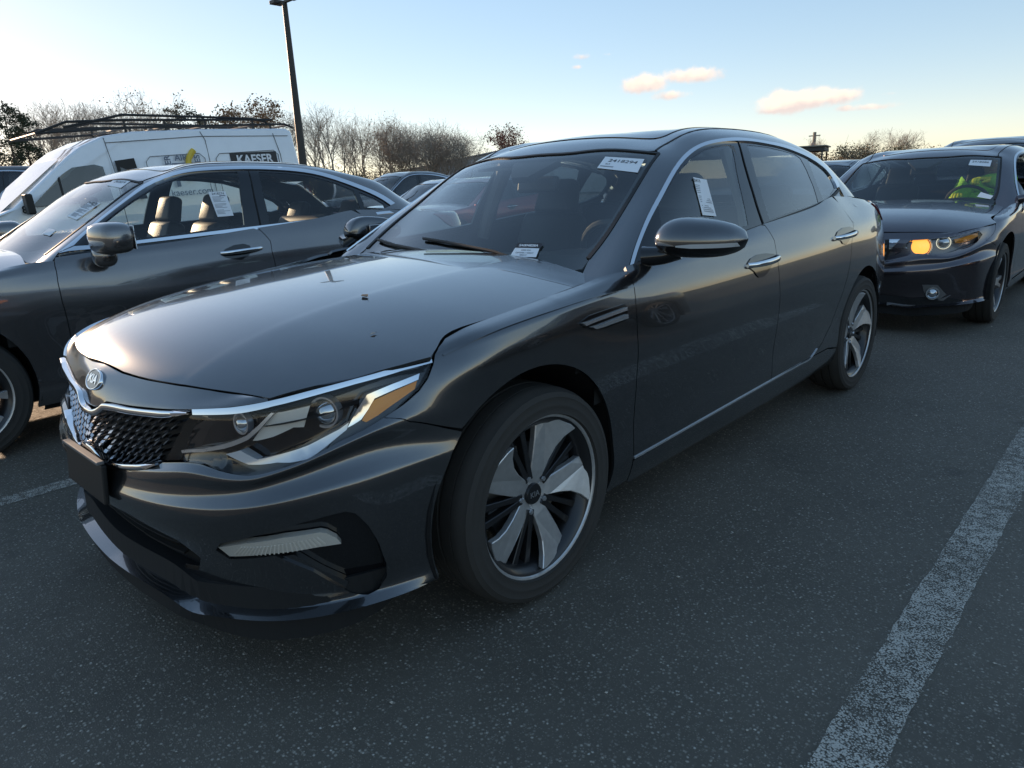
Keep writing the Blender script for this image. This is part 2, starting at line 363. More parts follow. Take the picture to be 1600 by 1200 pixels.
def loft(rows, crease, sub):
    """rows: list of [ns,3]; crease: list of [ns] weights; -> V[ns, nv, 3]"""
    P = np.array(rows); nr = len(P); h = np.linalg.norm(np.diff(P, axis=0), axis=2)[..., None] + 1e-6; d = np.diff(P, axis=0) / h
    Tm = np.zeros_like(P); Tp = np.zeros_like(P)
    for j in range(nr):
        if j == 0: Tm[j] = Tp[j] = d[0]
        elif j == nr - 1: Tm[j] = Tp[j] = d[-1]
        else:
            T = (d[j - 1] * h[j] + d[j] * h[j - 1]) / (h[j - 1] + h[j]); c = np.asarray(crease[j]).reshape(-1, 1)
            Tm[j] = (1 - c) * T + c * d[j - 1]; Tp[j] = (1 - c) * T + c * d[j]
    cols = []
    for j in range(nr - 1):
        for k in range(sub):
            t = k / sub
            cols.append((1 + 2 * t) * (1 - t)**2 * P[j] + t * (1 - t)**2 * h[j] * Tp[j] + t * t * (3 - 2 * t) * P[j + 1] + t * t * (t - 1) * h[j] * Tm[j + 1])
    cols.append(P[-1])
    return np.stack(cols, 1)

def lower_surface(plan, rows, crease, ns=420, sub=8, sm=3, H=None):
    # denser at the nose
    q = np.linspace(0, 1, ns); q = np.where(q < .5, q / .5 * 1.7, 1.7 + (q - .5) / .5 * (plan.L - 1.7))
    C, N = plan.at(q); R = []; W = []
    for kn, cw in zip(rows, crease):
        k = np.array(kn, float); z = gsm(pchip(k[:, 0], k[:, 1], q), sm); o = gsm(pchip(k[:, 0], k[:, 2], q), sm)
        R.append(np.column_stack([C - N * o[:, None], z]))
        w = np.array(cw, float); W.append(np.interp(q, w[:, 0], w[:, 1]))
    if H is not None:           # the top edge of the nose meets the hood
        t = np.clip((1.35 - q) / .15, 0, 1); R[-1][:, 2] += t * (H(R[-1][:, 0], R[-1][:, 1]) - .002 - R[-1][:, 2])
    for r in R: r[0, 1] = 0
    return Surf(loft(R, W, sub)), q

def ring_surface(B, T, bul, roof, nst=240, sub=10):
    """greenhouse: B bottom ring, T top ring (stations of 3D points), bul outward bulge at mid height, roof: list of rings towards the centre line"""
    B = np.array(B, float); T = np.array(T, float); n = len(B)
    M = (B + T) / 2; d = M[:, :2] - np.array([1.7, 0]); d /= np.linalg.norm(d, axis=1)[:, None]
    M[:, :2] += d * np.array(bul)[:, None] * .9; M[:, 2] += np.array(bul) * .5
    B0 = B + (B - M) * .25
    rings = [B0, B, M, T] + [np.array(r, float) for r in roof]
    tq = np.linspace(0, n - 1, nst); rows = []
    t = np.arange(n)
    for r in rings:
        m = np.concatenate([r[1:4][::-1] * [1, -1, 1], r, r[-4:-1][::-1] * [1, -1, 1]]); tt = np.arange(-3, n + 3)
        L = np.r_[0, np.cumsum(np.linalg.norm(np.diff(m, axis=0), axis=1) + 1e-3)]
        # common parameter: average chord length of the top ring
        rows.append((m, tt))
    # common knot positions from the T ring
    m = rows[3][0]; K = np.r_[0, np.cumsum(np.sqrt(np.linalg.norm(np.diff(m, axis=0), axis=1)) + .02)]
    q = np.interp(np.linspace(3, n + 2, nst), np.arange(len(K)), K)
    R = [cspline(K, mm, q) for mm, _ in rows]
    for r in R: r[0, 1] = 0; r[-1, 1] = 0
    cr = [np.zeros(nst)] * len(R)
    V = loft(R, cr, sub)
    return Surf(V)

def field_surface(f, xs, ys):
    X, Y = np.meshgrid(xs, ys, indexing='ij'); return Surf(np.stack([X, Y, f(X, Y)], 2), mirror=False)

def variant(sf, sc=(1, 1, 1), dx=0., x0=1.5, x1=.5):
    """a differently proportioned copy of a body surface: scaled, its front part moved by dx"""
    V = sf.V * np.array(sc); t = np.clip((x0 - V[..., 0]) / (x0 - x1), 0, 1); t = t * t * (3 - 2 * t)
    V = V.copy(); V[..., 0] += dx * t; return Surf(V, mirror=False)
# ---------------------------------------------------------------- materials
m_rubber = M('tyre rubber', (.040, .036, .032), .8, noise=(9, .35), bump=(140, .25, .002))
m_black = M('black plastic', (.012, .012, .012), .55, bump=(500, .2, .0006))
m_gloss = M('gloss black', (.008, .008, .009), .12, coat=.6)
m_chrome = M('chrome', (.80, .81, .83), .06, 1.0)
m_satin = M('satin silver', (.60, .60, .61), .30, .85, noise=(30, .12))
m_alloy = M('machined alloy', (.62, .61, .60), .38, .75, noise=(60, .15))
m_darkalloy = M('dark alloy', (.035, .035, .037), .35, .6, coat=.3)
m_under = M('underbody', (.010, .010, .010), .8)
m_seat = M('black leather', (.018, .017, .017), .5, bump=(120, .3, .003))
m_tan = M('beige leather', (.42, .36, .28), .55, bump=(120, .3, .003))
m_grey_trim = M('grey trim', (.16, .155, .15), .7)
m_dash = M('dash vinyl', (.022, .022, .022), .6, bump=(200, .3, .002))
m_paper = M('white paper', (.80, .81, .82), .6)
m_ink = M('black print', (.03, .03, .035), .6)
m_greyink = M('grey print', (.30, .31, .33), .6)
m_amber = M('amber lens', (1.0, .30, .015), .3, coat=.3)
m_white_lens = M('white lamp lens', (.72, .73, .74), .12, .3, coat=1.0)
m_red_lens = M('red lamp lens', (.22, .008, .008), .1, coat=1.0)
m_disc = M('brake disc', (.30, .29, .28), .35, .9)
m_glass = glass_mat('side glass', (.74, .80, .78), dirt=.008)
m_wsglass = glass_mat('windshield glass', (.76, .82, .80), refl=.85)
m_tint = glass_mat('tinted rear glass', (.16, .18, .19), dirt=.02)
m_bright = M('bright trim', (.82, .83, .85), .12, .8)
m_foglens = M('ribbed lamp lens', (.62, .57, .50), .2, .2, coat=1.0, bump=(260, .5, .003))
m_lens = glass_mat('clear lamp lens', (.93, .94, .95), refl=.35)
m_mirror = M('mirror glass', (.8, .8, .8), .02, 1.0)
m_kia = paint('graphite grey paint', (.078, .080, .085))
# ---------------------------------------------------------------- pieces shared by the cars
def lathe_obj(name, prof, mat, parent, n=64, c=(0, 0, 0), flip=False):
    return MB().lathe(prof, n, 'y', c).build(name, mat, parent, smooth=True)
def ellipsoid(mb, c, r, R=None, n=14, m=20, p=2.0):
    V = []; F = []
    for i in range(n + 1):
        a = -math.pi / 2 + math.pi * i / n
        for j in range(m):
            b = 2 * math.pi * j / m; sg = lambda t: math.copysign(abs(t)**(2 / p), t)
            v = Vector((r[0] * sg(math.cos(a)) * sg(math.cos(b)), r[1] * sg(math.cos(a)) * sg(math.sin(b)), r[2] * sg(math.sin(a))))
            V.append((R @ v if R else v) + Vector(c))
    for i in range(n):
        for j in range(m): F.append((i * m + j, i * m + (j + 1) % m, (i + 1) * m + (j + 1) % m, (i + 1) * m + j))
    return mb.add(V, F)

def tyre_profile(R, w, rr):
    """outer radius, width, rim radius -> (radius, y) closed profile, y=0 mid"""
    h = w / 2; s = R - rr
    return [(rr - .004, -h * .72), (rr + .009, -h * .88), (rr + .012, -h * .96), (rr + .013, -h * 1.0), (rr + .018, -h * .985), (rr + s * .38, -h * 1.0), (rr + s * .42, -h * 1.012), (rr + s * .46, -h * 1.0), (rr + s * .66, -h * .985), (rr + s * .70, -h * .997), (rr + s * .74, -h * .975), (rr + s * .86, -h * .93), (R - .010, -h * .82), (R - .003, -h * .72), (R, -h * .5), (R, -h * .47), (R - .007, -h * .465), (R - .007, -h * .43), (R, -h * .425), (R + .001, -h * .06), (R - .007, -h * .05), (R - .007, h * .05), (R + .001, h * .06), (R, h * .42), (R - .007, h * .43), (R - .007, h * .465), (R, h * .47), (R, h * .5), (R - .003, h * .72), (R - .010, h * .82), (rr + s * .8, h * .95), (rr + s * .5, h), (rr, h * .85), (rr - .012, h * .8)]

def make_wheel(parent, pos, style, side=-1, steer=0., R=.334, rr=.240, w=.210, spin=0.):
    """side -1: outer face towards -y"""
    root = MB().lathe([(rr - .004, w * .40), (rr - .022, w * .30), (rr - .03, w * .05), (rr - .03, -w * .18), (rr - .020, -w * .34), (rr - .004, -w * .40), (rr + .006, -w * .42), (rr + .007, -w * .405), (rr - .002, -w * .37)], 64).build('wheel', m_darkalloy, parent, smooth=True)
    root.location = pos; root.rotation_euler = (0, spin, steer + (0 if side < 0 else math.pi))
    MB().lathe(tyre_profile(R, w, rr), 72).build('tyre', m_rubber, root, smooth=True)
    MB().lathe([(.06, .02), (.155, .02), (.160, .012), (.160, -.004), (.155, -.010), (.06, -.010)], 40).build('brake_disc', m_disc, root, smooth=True)
    MB().box((.13, .0, .05), (.09, .07, .14)).build('brake_caliper', m_darkalloy, root, bevel=.01)
    yo = -w * .36
    MB().lathe([(rr + .001, -w * .42), (rr + .004, -w * .445), (rr + .009, -w * .452), (rr + .011, -w * .445), (rr + .011, -w * .40)], 72).build('rim_lip', m_alloy, root, smooth=True)
    if style == 'blade':       # five broad twisted blades, dark pockets between
        poly = [(.030, -.024), (.030, .024), (.075, .030), (.12, .037), (.17, .044), (rr - .014, .052), (rr - .009, .02), (rr - .009, -.03), (rr - .020, -.075), (rr - .032, -.096), (.185, -.066), (.15, -.044), (.11, -.033), (.07, -.028)]
        for k in range(5):
            a = math.radians(90 + 72 * k); ca, sa = math.cos(a), math.sin(a)
            def fn(r, t, h): return (r * ca - t * sa, h - .035 * max(0, 1 - r / rr) ** 1.5 * -1 + .018 * (t / .06) * (r / rr) * 1.0, r * sa + t * ca)
            n = len(poly); MB().prism(poly, yo + .0, yo + .022, fn).build('spoke', m_alloy, root, bevel=.0025, seg=1)
            # dark twin web between the blades
            b = a + math.radians(36)
            for off_ in (-.16, .10):
                c2, s2 = math.cos(b + off_), math.sin(b + off_)
                MB().prism([(.05, -.010), (.05, .010), (.14, .009), (rr - .012, .012), (rr - .012, -.012), (.14, -.009)], yo + .022, yo + .05, lambda r, t, h: (r * c2 - t * s2, h, r * s2 + t * c2)).build('web', m_darkalloy, root, bevel=.002, seg=1)
        ncap = .034; nut_r, hubm = .057, m_alloy
    elif style == 'multi':     # ten slim silver spokes
        for k in range(10):
            a = math.radians(18 + 36 * k); ca, sa = math.cos(a), math.sin(a)
            def fn(r, t, h): return (r * ca - t * sa, h + .03 * max(0, 1 - r / rr) ** 1.3, r * sa + t * ca)
            MB().prism([(.03, -.016), (.03, .016), (.10, .013), (.18, .015), (rr - .006, .026), (rr - .006, -.026), (.18, -.015), (.10, -.013)], yo, yo + .03, fn).build('spoke', m_satin, root, bevel=.003, seg=1)
        ncap = .036; nut_r, hubm = .057, m_satin
    else:                      # five paired spokes
        for k in range(5):
            a = math.radians(90 + 72 * k); ca, sa = math.cos(a), math.sin(a)
            def fn(r, t, h): return (r * ca - t * sa, h + .03 * max(0, 1 - r / rr) ** 1.3, r * sa + t * ca)
            MB().prism([(.03, -.024), (.03, .024), (.12, .030), (rr - .006, .055), (rr - .006, .022), (.15, .006), (.15, -.006), (rr - .006, -.022), (rr - .006, -.055), (.12, -.030)], yo, yo + .03, fn).build('spoke', m_satin, root, bevel=.003, seg=1)
        ncap = .034; nut_r, hubm = .057, m_satin
    MB().lathe([(0.0005, yo + .030), (.05, yo + .030), (.066, yo + .036), (.072, yo + .055)], 40).build('hub', hubm, root, smooth=True)
    cap = MB().lathe([(.0005, yo + .018), (ncap * .9, yo + .019), (ncap, yo + .024), (ncap, yo + .04)], 32).build('hub_cap', m_satin if style != 'blade' else m_darkalloy, root, smooth=True)
    for k in range(5):
        a = math.radians(54 + 72 * k); c = (nut_r * math.cos(a), 0, nut_r * math.sin(a))
        MB().lathe([(.0005, yo + .018), (.007, yo + .018), (.0095, yo + .024), (.0095, yo + .05)], 6, 'y', c).build('lug_nut', m_satin, root)
    return root, cap, yo

def soft(name, parts, mat, parent, sub=2):
    """rounded cushion shapes: list of (centre, size, rot_y, taper)"""
    o = []
    for c, d, ry, tp in parts:
        mb = MB().box((0, 0, 0), d, None, tp); ob = mb.build(name, mat, parent, smooth=True, bevel=min(d) * .28, seg=3); ob.location = c; ob.rotation_euler = (0, ry, 0)
        for p in ob.data.polygons: p.use_smooth = True
        o.append(ob)
    return o

def make_seats(parent, mat, xs=(1.42, 2.30), ys=(-.37, .37), z0=.30, bench=True, hr=True):
    for y in ys:
        soft('seat_cushion', [((xs[0] - .22, y, z0 + .15), (.52, .50, .16), -.12, .95)], mat, parent)
        b = soft('seat_back', [((xs[0] + .10, y, z0 + .48), (.15, .48, .64), .36, .82)], mat, parent)[0]
        if hr:
            h = soft('headrest', [((xs[0] + .235, y, z0 + .865), (.10, .27, .19), .30, .86)], mat, parent)[0]
            mb = MB()
            for s in (-.06, .06): mb.tube([(xs[0] + .20, y + s, z0 + .72), (xs[0] + .23, y + s, z0 + .83)], .006, 6)
            mb.build('headrest_post', m_satin, parent, smooth=True)
    if bench:
        soft('rear_cushion', [((xs[1] - .05, 0, z0 + .14), (.55, 1.25, .18), -.12, .97)], mat, parent)
        soft('rear_back', [((xs[1] + .27, 0, z0 + .47), (.16, 1.22, .62), .42, .92)], mat, parent)
        for y in (-.38, .38): soft('rear_headrest', [((xs[1] + .42, y, z0 + .80), (.09, .25, .16), .35, .86)], mat, parent)

def make_dash(parent, mat, x0=.55, x1=1.02, hw=.70, z=.93, wheel_y=-.37, wm=None):
    # dashboard profile swept across the car
    prof = [(x0, z - .03), (x0 + .20, z + .0), (x0 + .36, z + .012), (x1 - .03, z - .01), (x1, z - .06), (x1 - .02, z - .20), (x1 - .08, z - .42), (x0, z - .45)]
    V = []; n = 41
    for k in range(n):
        y = -hw + 2 * hw * k / (n - 1); b = .03 * math.exp(-((y - wheel_y) / .20) ** 2); ed = (abs(y) / hw) ** 3 * .6
        V += [(px_ + .10 * ed * (1 if i < 2 else .3), y, pz + (b if i in (1, 2, 3) else 0)) for i, (px_, pz) in enumerate(prof)]
    m = len(prof); F = [(k * m + i, k * m + (i + 1) % m, (k + 1) * m + (i + 1) % m, (k + 1) * m + i) for k in range(n - 1) for i in range(m)] + [tuple(range(m)), tuple((n - 1) * m + i for i in range(m))[::-1]]
    MB().add(V, F).build('dashboard', mat, parent, smooth=True)
    wc = Vector((x1 + .14, wheel_y, z - .03)); R = Matrix.Rotation(-.42, 3, 'Y')
    ring = [wc + R @ Vector((0, .185 * math.cos(a), .185 * math.sin(a))) for a in [2 * math.pi * k / 28 for k in range(29)]]
    mb = MB().tube(ring, .015, 8, cap=False); sw = mb.build('steering_wheel', wm or m_dash, parent, smooth=True)
    mb = MB(); ellipsoid(mb, (0, 0, 0), (.03, .075, .065), None, 8, 14, 3)
    hub = mb.build('wheel_hub', m_dash, sw, smooth=True); hub.location = wc; hub.rotation_euler = (0, -.42, 0)
    mb = MB()
    for a in (0, math.pi, -math.pi / 2): mb.tube([wc, wc + R @ Vector((.005, .175 * math.cos(a), .175 * math.sin(a)))], .013, 6)
    mb.build('wheel_spokes', m_satin, sw, smooth=True)
    return sw
def _mir_prof(t): return max(0., 1 - abs(t) ** 2.8) ** .5
def mirror_pt(c, half, sweep, t, dz):
    """point on the front of a door-mirror housing, t -1 inner .. 1 outer, dz above the middle"""
    e = _mir_prof(t); hz = half[2] * (1.02 - .22 * t) * e + 1e-6; k = max(0., 1 - (dz / hz) ** 2) ** .5
    return (c[0] - half[0] * 1.2 * (.25 + .75 * e) * min(1, e * 3) * k + sweep * t + .02 * t * t, c[1] - t * half[1], c[2] + dz)
def mirror_shell(name, mat, parent, c, half, sweep, mir=False, part=None):
    """door mirror housing: rounded front, flatter back; part 'top' or 'bottom' splits it at the seam"""
    n = 22; V = []; F = []
    rng_a = (0, 2 * math.pi, 26) if part is None else ((-.18, math.pi + .18, 16) if part == 'top' else (math.pi + .18, 2 * math.pi - .18, 14))
    A = np.linspace(*rng_a); m = len(A)
    for i in range(n + 1):
        t = -.999 + 1.998 * i / n; e = _mir_prof(t)
        for a in A:
            ca, sa = math.cos(a), math.sin(a)
            x = -abs(ca) ** .95 * half[0] * 1.2 if ca > 0 else abs(ca) ** .6 * half[0] * .5
            z = math.copysign(abs(sa) ** .9, sa) * half[2] * ((1.02 - .22 * t) if sa > 0 else .80)
            V.append((c[0] + x * (.25 + .75 * e) * min(1, e * 3) + sweep * t + .02 * t * t, c[1] - t * half[1], c[2] + z * e))
    for i in range(n):
        for j in range(m - 1): F.append((i * m + j, i * m + j + 1, (i + 1) * m + j + 1, (i + 1) * m + j))
    if part is None: pass
    o = MB().add(V, F).build(name, mat, parent, smooth=True)
    if mir: return o, MB().add([(x, -y, z) for x, y, z in V], [f[::-1] for f in F]).build(name, mat, parent, smooth=True)
    return o
def sheet(name, quad, mat, parent, lift=.002, normal=None):
    """flat sheet through four 3D corners (lower-left, lower-right, upper-right, upper-left seen from outside); returns object and text frame"""
    Q = [Vector(q) for q in quad]; n = ((Q[1] - Q[0]).cross(Q[3] - Q[0])).normalized()
    if normal is not None and n.dot(Vector(normal)) < 0: n = -n
    V = [q + n * lift for q in Q] + [q + n * (lift - .0006) for q in Q]
    o = MB().add(V, [(0, 1, 2, 3), (7, 6, 5, 4), (0, 4, 5, 1), (1, 5, 6, 2), (2, 6, 7, 3), (3, 7, 4, 0)]).build(name, mat, parent)
    ex = ((Q[1] - Q[0]) + (Q[2] - Q[3])).normalized(); ey = n.cross(ex).normalized()
    c = sum(Q, Vector()) / 4 + n * (lift + .0008)
    mt = Matrix(((ex.x, ey.x, n.x, c.x), (ex.y, ey.y, n.y, c.y), (ex.z, ey.z, n.z, c.z), (0, 0, 0, 1)))
    return o, mt, ((Q[1] - Q[0]).length, (Q[3] - Q[0]).length)
# ---------------------------------------------------------------- the grey sedan in front: surface data
def kia_surfaces():
    plan = Plan([(-.930, 0), (-.926, -.15), (-.912, -.30), (-.885, -.45), (-.838, -.60), (-.785, -.70), (-.70, -.785), (-.59, -.845), (-.46, -.885), (-.30, -.910), (0, -.926), (.5, -.930), (1.5, -.930), (2.5, -.926), (2.9, -.915), (3.2, -.89), (3.42, -.84), (3.60, -.74), (3.72, -.58), (3.79, -.38), (3.82, -.18), (3.83, 0)])
    E = plan.L
    rows = [
     [(0,.20,.10),(.5,.20,.10),(1.05,.23,.08),(1.25,.22,.06),(2,.17,.09),(4,.18,.09),(4.5,.24,.08),(5,.26,.08),(E,.27,.10)],
     [(0,.222,0),(.3,.230,0),(.40,.218,0),(.45,.206,0),(.55,.22,0),(.75,.237,0),(1.05,.247,0),(1.25,.25,.02),(1.57,.23,.04),(2,.215,.045),(4,.23,.045),(4.4,.26,.03),(5,.29,.02),(E,.30,.02)],
     [(0,.234,.05),(.3,.24,.05),(.42,.23,.05),(.55,.236,.05),(.75,.25,.045),(.95,.262,.03),(1.1,.275,.012),(1.25,.29,.014),(1.57,.295,.02),(2,.305,.018),(4,.35,.016),(4.4,.36,.012),(5,.36,.01),(E,.37,.01)],
     [(0,.31,.05),(.5,.33,.045),(.8,.35,.028),(1.05,.36,.01),(1.25,.38,.012),(2,.42,.021),(4,.46,.018),(4.5,.46,.008),(E,.46,.01)],
     [(0,.465,0),(.3,.485,0),(.53,.508,0),(.71,.533,0),(.92,.565,0),(1.2,.585,0),(1.57,.59,.010),(2,.60,.010),(4,.62,.006),(4.5,.62,0),(E,.60,0)],
     [(0,.495,.012),(.3,.515,.015),(.53,.54,.02),(.64,.556,.026),(.82,.600,.033),(.97,.634,.035),(1.03,.642,.03),(1.12,.635,.02),(1.2,.625,.010),(1.57,.68,.003),(2,.70,.003),(4,.73,.003),(E,.72,.01)],
     [(0,.528,.02),(.06,.535,.02),(.23,.55,.02),(.38,.575,.02),(.54,.598,.02),(.64,.594,.02),(.7,.596,.02),(.77,.613,.02),(.85,.635,.021),(.93,.66,.022),(1.05,.69,.02),(1.2,.71,.010),(1.57,.76,.002),(2,.78,.006),(2.5,.79,.010),(4,.82,.009),(4.6,.82,.012),(E,.82,.03)],
     [(0,.553,.04),(.2,.563,.04),(.37,.592,.04),(.54,.616,.038),(.63,.608,.036),(.69,.61,.036),(.77,.624,.037),(.85,.646,.038),(.93,.674,.038),(1.0,.695,.037),(1.05,.714,.035),(1.11,.735,.031),(1.2,.772,.02),(1.3,.80,.008),(1.57,.83,.003),(2,.855,.013),(2.5,.865,.020),(4,.895,.019),(4.6,.90,.026),(E,.93,.06)],
     [(0,.692,.034),(.06,.699,.040),(.23,.718,.053),(.4,.733,.06),(.52,.745,.06),(.65,.762,.06),(.785,.78,.06),(.87,.794,.06),(1.0,.811,.06),(1.13,.825,.06),(1.22,.837,.049),(1.3,.848,.030),(1.44,.870,.015),(1.757,.896,.013),(2,.908,.025),(2.5,.925,.035),(3,.935,.036),(4,.96,.035),(4.5,.968,.045),(E,1.0,.08)],
     [(0,.762,.062),(.2,.760,.078),(.4,.766,.086),(.55,.770,.085),(.75,.788,.075),(1,.817,.070),(1.22,.842,.063),(1.3,.862,.052),(1.44,.880,.045),(1.757,.913,.048),(2,.938,.046),(3,.988,.053),(3.7,1.022,.056),(4,1.045,.064),(4.4,1.04,.085),(E,1.05,.10)],
     [(0,.822,.125),(.11,.802,.12),(.26,.793,.11),(.42,.792,.105),(.55,.790,.10),(.66,.787,.095),(.76,.793,.09),(1,.824,.085),(1.22,.850,.08),(1.3,.872,.085),(1.44,.887,.10),(1.7,.914,.10),(1.88,.933,.095),(2.03,.965,.073),(2.86,1.012,.074),(3.07,1.034,.074),(3.75,1.089,.086),(3.98,1.125,.10),(4.3,1.11,.12),(4.6,1.085,.12),(4.9,1.06,.13),(5.2,1.05,.14),(E,1.06,.16)],
    ]
    I = lambda *a: list(a)
    cr = [[(0,0)], [(0,.95),(1.0,.95),(1.3,.3),(E,.3)], [(0,.9),(.9,.9),(1.2,.2),(E,.2)], [(0,.1)], [(0,.2),(.6,.5),(.75,.95),(1.15,.95),(1.3,0),(E,0)], [(0,.2)], [(0,.8),(1,.8),(1.2,0),(E,0)], [(0,.7),(1,.7),(1.2,0),(E,0)], [(0,.5),(1.2,.7),(1.35,.95),(2.2,.9),(2.9,.35),(E,.2)], [(0,0)], [(0,0)]]
    zx = [-1.1,-.93,-.86,-.80,-.7,-.5,-.2,.2,.5,.65]; zz = [.55,.705,.778,.822,.866,.917,.957,.983,.992,.992]
    def H(x, y):
        a = np.abs(y); d = np.maximum(a - .41, 0); d = np.sqrt(d * d + .0004) - .02; d = np.where(a > .2, d, 0)
        base = pchip(zx, zz, np.clip(x - .20 * y * y, -1.09, .64))
        return base - .012 * np.minimum(a / .41, 1)**2 - .105 * d - .10 * d * d
    low, _ = lower_surface(plan, rows, cr, H=H)
    hood = field_surface(H, np.linspace(-.95, .62, 120), np.linspace(-.92, .92, 161))
    B = [(.40,0,.925),(.43,-.38,.922),(.475,-.69,.92),(.50,-.855,.915),(1.0,-.878,.93),(1.5,-.880,.95),(2.0,-.876,.97),(2.5,-.860,1.0),(3.0,-.815,1.03),(3.2,-.70,1.05),(3.36,-.36,1.07),(3.40,0,1.075)]
    T = [(1.107,0,1.376),(1.125,-.33,1.368),(1.18,-.552,1.350),(1.235,-.618,1.350),(1.40,-.643,1.390),(1.65,-.655,1.410),(2.0,-.652,1.407),(2.4,-.634,1.380),(2.78,-.605,1.318),(2.83,-.53,1.318),(2.74,-.30,1.345),(2.70,0,1.355)]
    bul = [.012,.012,.012,.010,.018,.022,.022,.020,.014,.01,.015,.015]
    R1 = [(1.20,0,1.410),(1.22,-.31,1.400),(1.27,-.51,1.381),(1.32,-.560,1.395),(1.45,-.58,1.427),(1.68,-.59,1.442),(2.0,-.588,1.439),(2.36,-.573,1.412),(2.68,-.55,1.350),(2.72,-.49,1.348),(2.64,-.28,1.375),(2.60,0,1.382)]
    R2 = [(1.36,0,1.442),(1.38,-.22,1.437),(1.42,-.33,1.433),(1.47,-.35,1.440),(1.56,-.36,1.452),(1.75,-.365,1.461),(2.0,-.36,1.459),(2.28,-.35,1.440),(2.45,-.33,1.414),(2.48,-.29,1.410),(2.46,-.17,1.416),(2.45,0,1.418)]
    R3 = [(1.5,0,1.457),(1.51,-.0005,1.4575),(1.53,-.001,1.458),(1.56,-.001,1.460),(1.65,-.001,1.463),(1.8,-.001,1.466),(2.0,-.001,1.464),(2.2,-.001,1.450),(2.3,-.001,1.439),(2.33,-.001,1.436),(2.35,-.0005,1.434),(2.36,0,1.432)]
    green = ring_surface(B, T, bul, [R1, R2, R3])
    return dict(low=low, hood=hood, green=green, plan=plan, H=H)
